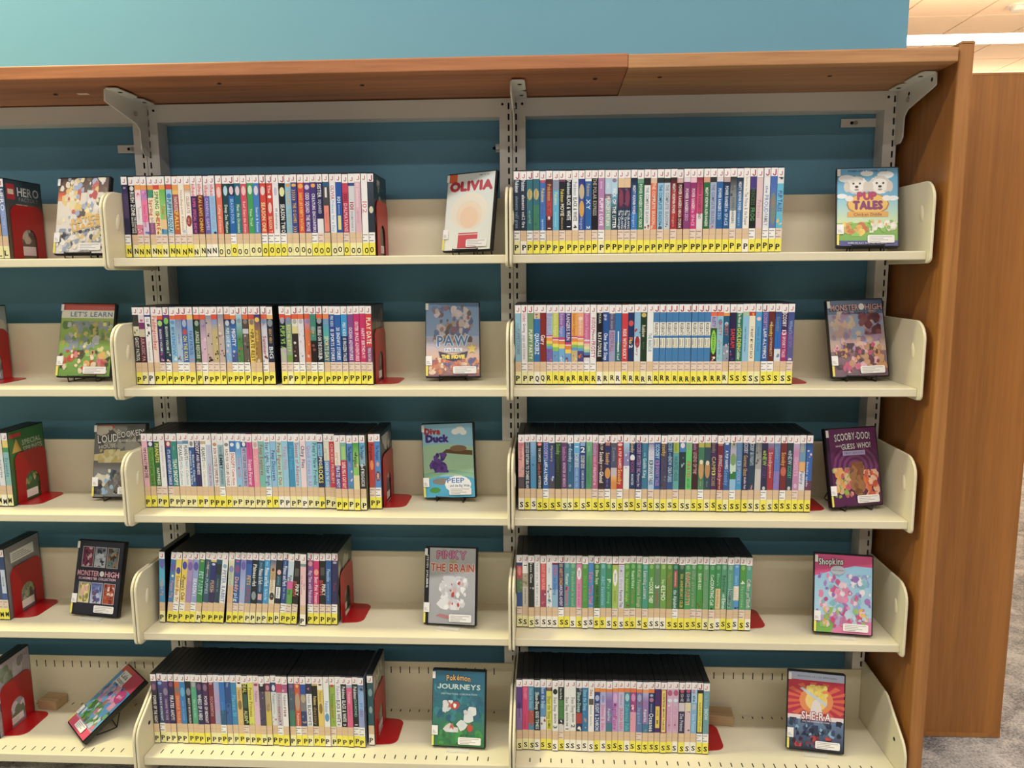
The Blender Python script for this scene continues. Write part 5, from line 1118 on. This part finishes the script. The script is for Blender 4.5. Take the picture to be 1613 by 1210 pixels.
def six_panels(k):
    k.rect(0, 0, 130, 184, '3a3c48', '2c2c36')
    P = [('8c3c5c', '5c2c44', 'd8b4b8'), ('c8d0dc', '6c7c8c', '3c3c48'), ('a88c6c', '4c3c34', '5c8c94'), ('e8d87c', '8c8c4c', 'e0a8a8'), ('b8c8e4', '4c5c9c', '6c3c54'), ('b8502c', '7c2c20', 'e8c8b8')]
    for i, (a, b_, c) in enumerate(P):
        x = 14 + (i % 3) * 36; y = 118 if i < 3 else 28; h = 52
        k.rect(x, y, x + 33, y + h, 'b8b4bc'); k.rect(x + 1.5, y + 1.5, x + 31.5, y + h - 1.5, b_, a)
        k.blobs(x + 2, y + 2, x + 31, y + h - 2, [a, b_, c], 24, 7, 50 + i)
    k.text('MONSTER', 38, 103, 62, 13, 'e0b8c8', outline='8c3c5c'); k.text('HIGH', 106, 103, 40, 13, 'e0b8c8', outline='8c3c5c'); k.ell(77, 103, 6.5, 7, 'f2eef0')
    k.text('SCAREMESTER COLLECTION', 65, 90, 106, 6, 'f0c8dc')
def c_lala(k):
    k.rect(0, 0, 130, 184, '4c9cd8', '6cb4e0'); k.rect(0, 0, 130, 22, 'd8506c'); k.rect(0, 164, 130, 184, 'd85c44'); k.rect(66, 140, 130, 184, 'd0405c')
    for i in range(13): k.poly([(i * 10, 22), (i * 10 + 10, 22), (i * 10 + 5, 28)], 'e8849c')
    k.blobs(0, 26, 130, 80, ['4c9c3c', '6cb44c', 'c8dcec', 'e8688c', 'f0e8e4', '3c7c34'], 52, 14, 61)
    k.blobs(4, 80, 126, 140, ['f0a8c4', '3c64b4', 'b07c5c', 'e88cb4', '5ca8dc', 'f0c8b4'], 44, 17, 62)
    k.rect(20, 136, 70, 172, 'f0eeee'); k.text('Lala', 44, 160, 40, 12, '3c3438'); k.text('loopsy', 46, 146, 44, 11, '3c3438')
    k.ell(104, 120, 22, 18, 'd83c84'); k.text('girl', 104, 120, 30, 9, 'f6d0e4')
def c_olivia(k):
    k.rect(0, 0, 130, 184, 'd4dedd', 'eef0e2'); k.rect(4, 164, 26, 184, 'e0602c'); k.text('OLIVIA', 66, 154, 116, 21, 'b8203c', outline='b8203c')
    k.ell(66, 92, 52, 46, 'ece6d4'); k.ell(66, 84, 36, 34, 'f0dcc0'); k.ell(66, 78, 25, 26, 'f2d0b0')
    k.rect(40, 4, 94, 36, 'd84854'); k.rect(40, 38, 94, 41, 'd84854')
    k.text('TIME TO GO', 100, 178, 28, 3.2, '6c7474')
def c_patrol(k):
    k.rect(0, 0, 130, 184, '5c8cc4', 'a8bce0'); k.rect(0, 40, 130, 100, 'a8b8e0', 'e8b890'); k.rect(0, 0, 130, 40, 'e8a870', '8c5c6c')
    k.blobs(10, 84, 120, 176, ['3c5c9c', '8c4c54', 'a88468', 'c8b8b0', '5c4438', 'd0c4cc', '4c74b8'], 68, 13, 71)
    k.blobs(0, 4, 130, 46, ['e8c8a8', 'c85c4c', '8c6c84', 'f0dcb8', '4c5c9c', 'd8844c'], 68, 8, 72)
    k.poly([(30, 62), (66, 52), (102, 62), (98, 46), (66, 36), (34, 46)], '3c3c54')
    k.text('PAW', 65, 86, 76, 26, '3f78c4', outline='dce8f4', arch=3); k.rect(44, 60, 88, 70, 'dfe4ec'); k.text('PATROL', 66, 65, 38, 6, '3c5c9c')
    k.text('THE MOVIE', 66, 48, 56, 9, 'f0d84c', outline='f0d84c'); k.poly([(112 + (13 if i % 2 == 0 else 6) * math.sin(PI * i / 5), 68 + (15 if i % 2 == 0 else 7) * math.cos(PI * i / 5)) for i in range(10)], 'e8cc4c')
def c_diva(k):
    k.rect(0, 0, 130, 184, '8cc8e8', 'a4d4ec'); k.poly([(0, 130), (60, 134), (130, 126), (130, 50), (0, 60)], 'a8d4b0'); k.rect(0, 0, 130, 52, '4cb4dc')
    k.poly([(0, 60), (0, 40), (30, 50), (70, 62), (130, 46), (130, 60), (60, 70)], '8cc4a4')
    k.text('Diva', 26, 166, 40, 14, 'b83040', outline='b83040'); k.text('Duck', 38, 148, 58, 17, '4a2c8c', outline='4a2c8c')
    for x, y, r in ((86, 164, 10), (98, 168, 12), (106, 162, 9)): k.ell(x, y, r, r * .75, 'eef2f4')
    k.poly([(50, 112), (128, 104), (128, 116), (90, 120), (60, 120)], '6c4c34'); k.ell(92, 122, 22, 8, '8c6c4c')
    k.blobs(14, 62, 66, 112, ['5c3c94', '6c48a4', '4c3084'], 18, 15, 81); k.ell(46, 40, 24, 8, '8c847c'); k.ell(28, 18, 14, 7, '4c9c3c')
    k.ell(88, 32, 34, 22, 'f4f6f6'); k.text('PEEP', 82, 42, 44, 12, '3c7ccc'); k.text('and the Big Wide', 92, 29, 50, 6, '3c5c8c'); k.text('WORLD', 92, 19, 40, 6, '3c5c8c')
def c_pinky(k):
    k.rect(0, 0, 130, 184, 'b8babd', 'a8aaae'); k.rect(0, 0, 11, 184, '22242a'); k.text('STEVEN SPIELBERG', 5.5, 126, 90, 5, 'f0f0f0', -PI / 2)
    k.text('PINKY', 68, 166, 76, 19, 'd890b8', outline='8c3c5c', arch=2); k.text('and', 72, 152, 20, 6, 'e8d84c', outline='3c3838')
    k.text('THE BRAIN', 70, 136, 112, 19, 'c84c3c', outline='f0d8c8')
    k.blobs(30, 34, 116, 116, ['e6e6ea', 'd4d4da', 'f2f2f4', 'c8c8ce'], 32, 16, 91); k.blobs(40, 40, 110, 110, ['e0a8a0', 'c84444'], 10, 6, 92)
    k.poly([(30, 18), (60, 12), (80, 16), (60, 20), (40, 24)], 'c07c80')
def c_journeys(k):
    k.rect(0, 0, 130, 184, '1f6c8c', '2c8078'); k.rect(0, 0, 130, 82, '2c8078', '2f7c3c')
    k.blobs(0, 60, 130, 150, ['2a7c94', '1f6480', '34909c', '2c6c84'], 52, 12, 95); k.blobs(0, 4, 130, 60, ['2f8c4c', '3c9c48', '276c44'], 36, 12, 96)
    k.text('Pokémon', 64, 166, 60, 14, 'e8b43c', outline='2c3c6c', arch=3); k.rect(8, 138, 122, 154, '2c6c84')
    k.text('JOURNEYS', 65, 146, 108, 12, 'd4e4e4', outline='3c8c8c'); k.text('DESTINATION: CORONATION', 66, 128, 90, 4, 'b8dce0')
    k.blobs(20, 34, 110, 112, ['e8ecec', 'dce4e6', 'f4f6f6', 'c84438'], 16, 15, 97)
def c_pup(k):
    k.rect(0, 0, 130, 184, '4ca8d8', '8cd0e8'); k.rect(0, 50, 130, 110, '8cd0e8', 'd8e8a8'); k.rect(0, 12, 130, 54, '8cc444', '6cac38'); k.rect(0, 0, 130, 12, '3c3c8c')
    for x, y, r in ((20, 160, 18), (104, 168, 18), (10, 118, 12), (120, 112, 12), (64, 172, 14)): k.ell(x, y, r, r * .5, 'eef4f6')
    for cx in (42, 92):
        R = random.Random(cx)
        for i in range(16): a = 2 * PI * i / 16; k.ell(cx + 17 * math.cos(a), 144 + 15 * math.sin(a), 7, 7, R.choice(('f4f2ee', 'e4e0da', 'd8d2ca')))
        k.ell(cx, 143, 18, 16, 'efece6'); k.ell(cx - 21, 140, 7, 13, 'd8cfc4'); k.ell(cx + 21, 140, 7, 13, 'd8cfc4')
        k.ell(cx - 7, 148, 2.4, 2.6, '2c2422'); k.ell(cx + 7, 148, 2.4, 2.6, '2c2422'); k.ell(cx, 140, 4, 3, '2a2220'); k.ell(cx, 133, 5, 2.4, 'a8948c')
    k.ell(66, 98, 46, 27, 'c8882c'); k.ell(66, 99, 43, 24, 'f0c050'); k.ell(26, 112, 9, 7, 'efece6'); k.ell(106, 112, 9, 7, 'efece6')
    k.text('PUP', 64, 118, 40, 17, 'b82c64', outline='b82c64'); k.text('TALES', 66, 96, 62, 18, '8c2c6c', outline='8c2c6c'); k.rect(22, 68, 110, 80, 'e8a83c'); k.text('Chicken Diddle', 66, 74, 60, 7, '6c4420')
    k.blobs(0, 22, 70, 56, ['e8a83c', 'c86c2c', 'f0d04c', '8ccc4c'], 32, 10, 101); k.blobs(66, 30, 130, 60, ['f0ece0', 'e8e0c8', 'e8b44c', '7cc03c'], 28, 9, 102)
    k.text('WHEN WE PLAY TOGETHER WE GROW', 65, 6, 84, 3.5, 'dcdcf0'); k.text('BASED ON A CLASSIC TALE', 65, 178, 84, 4, '3c4c8c')
def c_frights(k):
    k.rect(0, 0, 130, 184, '4c6c94', '8ca0c4'); k.rect(0, 60, 130, 150, '9ca8cc', 'c8a484'); k.rect(0, 0, 130, 60, '8c6c74', '6c4c5c')
    k.blobs(0, 60, 130, 158, ['b890c0', 'c8a098', 'd8c0a8', '8cb0dc', 'e0b8a0', '9c7ca8'], 68, 15, 111)
    k.blobs(0, 8, 130, 80, ['2c2630', '6c3448', 'd8944c', 'c84c7c', 'e8b0c0', '4c3844', 'c8986c'], 84, 11, 112); k.blobs(70, 100, 124, 150, ['5c2434', '7c2c3c', '8c4450'], 18, 12, 113)
    k.text('MONSTER', 40, 166, 66, 14, 'c8a0a0', outline='5c3c4c'); k.text('HIGH', 108, 166, 40, 14, 'c8a0a0', outline='5c3c4c'); k.ell(80, 167, 7, 8, 'f0ecee')
    k.text('FRIGHTS, CAMERA, ACTION!', 76, 152, 84, 5, '3c2c38')
def c_guess(k):
    k.rect(0, 0, 130, 184, '6c2c64', '5c2454')
    for i in range(9): k.ell(70, 92, 64 - i * 6.4, 58 - i * 5.8, '7c3874' if i % 2 else '5a2250')
    k.rect(0, 0, 8, 184, '3c1c3c')
    k.text('SCOOBY-DOO!', 68, 164, 92, 17, 'f0eaf0', .03, outline='3c2444', arch=2); k.text('and', 30, 144, 14, 5, 'e8dce8'); k.text('GUESS WHO?', 76, 142, 76, 13, 'f0eaf0', .03, outline='3c2444'); k.rect(40, 120, 98, 131, 'b8b0e0'); k.text('FIRST SEASON', 69, 125.5, 50, 5, '7c70b8')
    k.blobs(8, 20, 60, 92, ['e8a44c', '8cb43c', 'e0b48c', 'c84c6c', '6c9c34'], 40, 12, 121); k.blobs(50, 14, 96, 104, ['8c5430', '7c4828', 'a06c40'], 32, 13, 122); k.blobs(84, 20, 130, 84, ['e07034', 'd85c28', 'e8b898', 'c84c3c'], 32, 12, 123)
def c_shop(k):
    k.rect(0, 0, 130, 184, '8cc8ec', 'b8dcec'); k.poly([(0, 184), (130, 184), (130, 158), (90, 160), (40, 146), (0, 132)], 'e0508c'); k.rect(0, 0, 130, 40, 'c8b0dc', 'a8a0d4')
    k.poly([(0, 20), (50, 34), (40, 0), (0, 0)], '7cb44c'); k.poly([(40, 4), (70, 30), (130, 30), (130, 0), (40, 0)], 'e47cac')
    k.blobs(0, 40, 130, 140, ['b47cc8', 'e88cb0', '8cb0e4', 'f0d0dc', 'c8508c', '7cc4d4', 'f0e8ec', '9c6cc0'], 88, 11, 131)
    k.blobs(4, 12, 126, 60, ['d83c7c', 'e8c04c', 'b8d8ec', 'c06cb0', 'f0c8d8', '8cc45c'], 48, 10, 132)
    k.text('Shopkins', 36, 168, 56, 15, 'f4f4f6', .06, outline='4c4448'); k.ell(52, 148, 17, 11, 'b8bcc8'); k.text('world vacation', 52, 148, 26, 4, '6c6c84')
def c_princess(k):
    k.rect(0, 0, 130, 184, 'c8203c', 'b81c4c'); k.rect(0, 166, 130, 184, 'b0bcd8'); k.text('SEASONS 1-5 | 52 EPISODES', 66, 175, 100, 4, '6c7898')
    for i in range(16):
        a = 2 * PI * i / 16; k.poly([(66, 118), (66 + 80 * math.cos(a), 118 + 44 * math.sin(a)), (66 + 80 * math.cos(a + .2), 118 + 44 * math.sin(a + .2))], 'e0603c')
    k.ell(66, 118, 40, 34, 'ea8a44'); k.ell(66, 118, 26, 24, 'f4d070'); k.blobs(40, 120, 96, 156, ['e8d04c', 'f0dc6c', 'd8b83c'], 20, 10, 141)
    k.poly([(50, 84), (82, 84), (74, 116), (66, 122), (58, 116)], 'e8e0dc'); k.poly([(26, 146), (34, 148), (92, 112), (88, 106)], 'c4d4e0')
    k.rect(0, 0, 130, 78, '6c8cb4', '1c1c34'); k.rect(0, 72, 130, 82, 'f0dcdc'); k.blobs(0, 30, 130, 74, ['2c3c5c', '8cb8d8', '3c4c74', '1f2840'], 48, 10, 142); k.blobs(10, 6, 120, 34, ['2c1c34', '8c2c3c', '3c5c84', 'c83c34'], 32, 9, 143)
    k.text('SHE-RA', 66, 82, 68, 18, 'f4ecec', outline='a8344c'); k.text('AND THE PRINCESSES OF POWER', 66, 68, 64, 3.2, 'e8d8dc')
# key: x, y, yaw, lean, roll, rise, row, art, label, stand
FACE = {
 'a': (-1028.8, -131.9, -.09, .227, -.002, 11, 1, c_attack, 'face-out DVD with a pale yellow and grey cover beside the left post, top shelf', 'wire'),
 'b': (-1070.9, -92, .074, .279, .022, 12, 2, c_learn, 'face-out DVD with a glossy green cover and red top band, second shelf', 'wire'),
 'c': (-1006.6, -92, .028, .239, -.009, 9.5, 3, c_loud, 'face-out DVD with a grey cover half hidden by the shelf end, third shelf', 'wire'),
 'd': (-1076.2, -126.1, -.122, .271, .013, 6.5, 4, six_panels, 'face-out dark DVD with six small framed pictures, fourth shelf', 'clear'),
 'e': (-1124, -173, -.80, 1.0, -.06, 17, 5, c_lala, 'face-out pink and blue DVD slumped far back on the bottom shelf', 'low'),
 'f': (-106.7, -102, -.45, .208, -.019, 11.7, 1, c_olivia, 'face-out DVD with a pale cover and large red title, top shelf', 'wire'),
 'g': (-144.9, -82, .117, .277, .006, 9.9, 2, c_patrol, 'face-out DVD with a blue and orange cover, second shelf, middle bay', 'wire'),
 'h': (-159.4, -76.7, -.13, .147, -.06, 9.5, 3, c_diva, 'face-out DVD with a light blue and green cover, third shelf', 'wire'),
 'i': (-157.5, -149.8, -.17, .27, -.04, 7.3, 4, c_pinky, 'face-out DVD with a plain grey cover and pink and red title', 'clear'),
 'j': (-136.9, -183.1, -.048, .184, .003, 5.4, 5, c_journeys, 'face-out DVD with a dark teal green cover, bottom shelf, middle bay', 'clear'),
 'k': (815.3, -115.1, -.15, .263, .011, 12, 1, c_pup, 'face-out DVD with two white puppies on a sky blue cover', 'wire'),
 'l': (826.9, -92, .02, .263, -.034, 10.6, 2, c_frights, 'face-out DVD with a lilac and brown cover beside the end plate, second shelf', 'wire'),
 'm': (823.6, -124.5, .201, .23, -.019, 9.9, 3, c_guess, 'face-out purple DVD with ring pattern and white title, third shelf', 'wire'),
 'n': (788.4, -167.2, -.109, .202, .016, 7.6, 4, c_shop, 'face-out DVD with a bright pink and sky blue cover, fourth shelf', 'clear'),
 'o': (737.3, -168.8, -.122, .215, .022, 7.0, 5, c_princess, 'face-out DVD with a red upper and dark blue lower cover, bottom shelf', 'clear')}
SHORT = {'a': 'the yellow and grey DVD on the top shelf', 'b': 'the glossy green DVD on the second shelf', 'c': 'the half hidden grey DVD on the third shelf',
         'd': 'the dark DVD with six framed pictures', 'f': 'the pale DVD with the red title', 'g': 'the blue and orange DVD on the second shelf',
         'h': 'the light blue and green DVD on the third shelf', 'i': 'the grey DVD with the pink and red title', 'j': 'the dark teal green DVD on the bottom shelf',
         'k': 'the DVD with two white puppies', 'l': 'the lilac and brown DVD by the end plate', 'm': 'the purple DVD with the ring pattern',
         'n': 'the pink and sky blue DVD on the fourth shelf', 'o': 'the red and dark blue DVD on the bottom shelf'}
def make_face(key, x, y, yaw, lean, roll, dz, row, art, label, stand):
    rot = Matrix.Rotation(yaw, 4, 'Z') @ Matrix.Rotation(-lean, 4, 'X') @ Matrix.Rotation(roll, 4, 'Y')
    loc = W(x, y, S[row] + dz)
    r = empty('display_dvd', loc); r.rotation_euler = rot.to_euler(); tag(r, label, 'dvd', 'DVDs shown face out on stands')
    link_mesh('case_shell', FACE_ME, r)
    ink = Ink(lambda a, b, d: (max(0, min(131.6, a)) - 65.8, -.25 - d, max(0, min(184, b)) + 3), .012); art(ink)
    link_mesh('cover_art', ink.mesh('cover_art', M_PRINT), r)
    lay = lambda off: (lambda a, b, d: (a - 66.6, -off - d, b + 3))
    s = Ink(lay(3.6), .05); s.rect(0, 165, 7, 182, 'f2f0ee'); link_mesh('top_sticker', s.mesh('top_sticker', M_STICK), r)
    s = Ink(lay(3.6), .05); s.rect(0, 27, 15, 50, 'f4f2f0')
    for i in range(3): s.rect(2, 31 + 2.6 * i, 12 - 2 * i, 32 + 2.6 * i, 'a8a4a0')
    link_mesh('call_number_label', s.mesh('call_number_label', M_STICK), r)
    s = Ink(lay(3.6), .05); s.rect(0, 1, 5, 26, 'f0e44c'); link_mesh('letter_sticker', s.mesh('letter_sticker', M_STICK), r)
    x0 = 66 if key not in 'e' else 44
    s = Ink(lay(3.6), .05); s.poly(rounded([(x0, 6, 3), (x0 + 57, 6, 3), (x0 + 57, 24, 3), (x0, 24, 3)], 3), 'f3f1ef')
    for i, l in enumerate((48, 30, 40, 24)): s.rect(x0 + 4, 19.4 - 3.8 * i, x0 + 4 + l, 20.8 - 3.8 * i, 'b0aca8')
    link_mesh('barcode_label', s.mesh('barcode_label', M_STICK), r)
    # the stand, a thing of its own under and behind the case
    e = empty('display_easel', W(x, y, S[row] + .3)); e.rotation_euler = (0, 0, yaw)
    room = -9 - y                                   # free depth behind the front of the case
    tl = math.tan(lean); th = TH / math.cos(lean)
    by = lambda z: th + 3.2 + (z - dz) * tl         # back of the case at height z
    if stand == 'clear':
        tag(e, 'clear acrylic stand under ' + SHORT[key], 'display stand', 'stands holding face-out DVDs')
        MB().box(-28, 28, -14, th + 6, .2, 2.0).build('foot_plate', M_CLEAR, e)
        MB().box(-28, 28, -16, -14, .2, 7).build('front_lip', M_CLEAR, e)
        MB().prism([(th + 4, 2), (th + 7, 2), (by(110) + 4, 110), (by(110) + 1, 110)], 'x', -26, 26).build('back_rest', M_CLEAR, e)
    elif stand == 'wire':
        tag(e, 'black wire stand under ' + SHORT[key], 'display stand', 'stands holding face-out DVDs')
        zt = 104; yt = by(zt) + 1.5
        for sx in (-34, 34):
            MB().tube([(sx, -5, dz + 6), (sx, -6, dz - 1), (sx, -4, 2), (sx, 4, 1.9), (sx, th + 6, 1.9), (sx * .9, by(30) + 2, 30), (sx * .55, yt, zt)], 1.5).build('side_wire', M_WIRE, e)
        MB().tube([(-34, -5.4, dz + 3.5), (34, -5.4, dz + 3.5)], 1.5).build('front_bar', M_WIRE, e)
        MB().tube([(-18.7, yt, zt), (18.7, yt, zt)], 1.5).build('top_bar', M_WIRE, e)
        back = max(yt + 4, min(room - 14, yt + 62))
        for sx in (-16, 16):
            MB().tube([(sx, yt, zt), (sx * 1.6, back, 3), (sx * 1.6, back - 8, 1.9), (sx * 2, th + 6, 1.9)], 1.4).build('rear_leg', M_WIRE, e)
    else:
        tag(e, 'black wire stand folded low behind the slumped pink and blue DVD', 'display stand', 'stands holding face-out DVDs')
        for sx in (-26, 26):
            MB().tube([(sx, 30, 1.9), (sx, 70, 1.9), (sx, 92, 4), (sx * .9, 102, by(40) and 38), (sx * .8, 92, 44)], 1.5).build('side_wire', M_WIRE, e)
        MB().tube([(-26, 92, 4), (26, 92, 4)], 1.5).build('cross_bar', M_WIRE, e)
        MB().tube([(-20.8, 92, 44), (20.8, 92, 44)], 1.5).build('top_bar', M_WIRE, e)
for k, v in FACE.items(): make_face(k, *v)
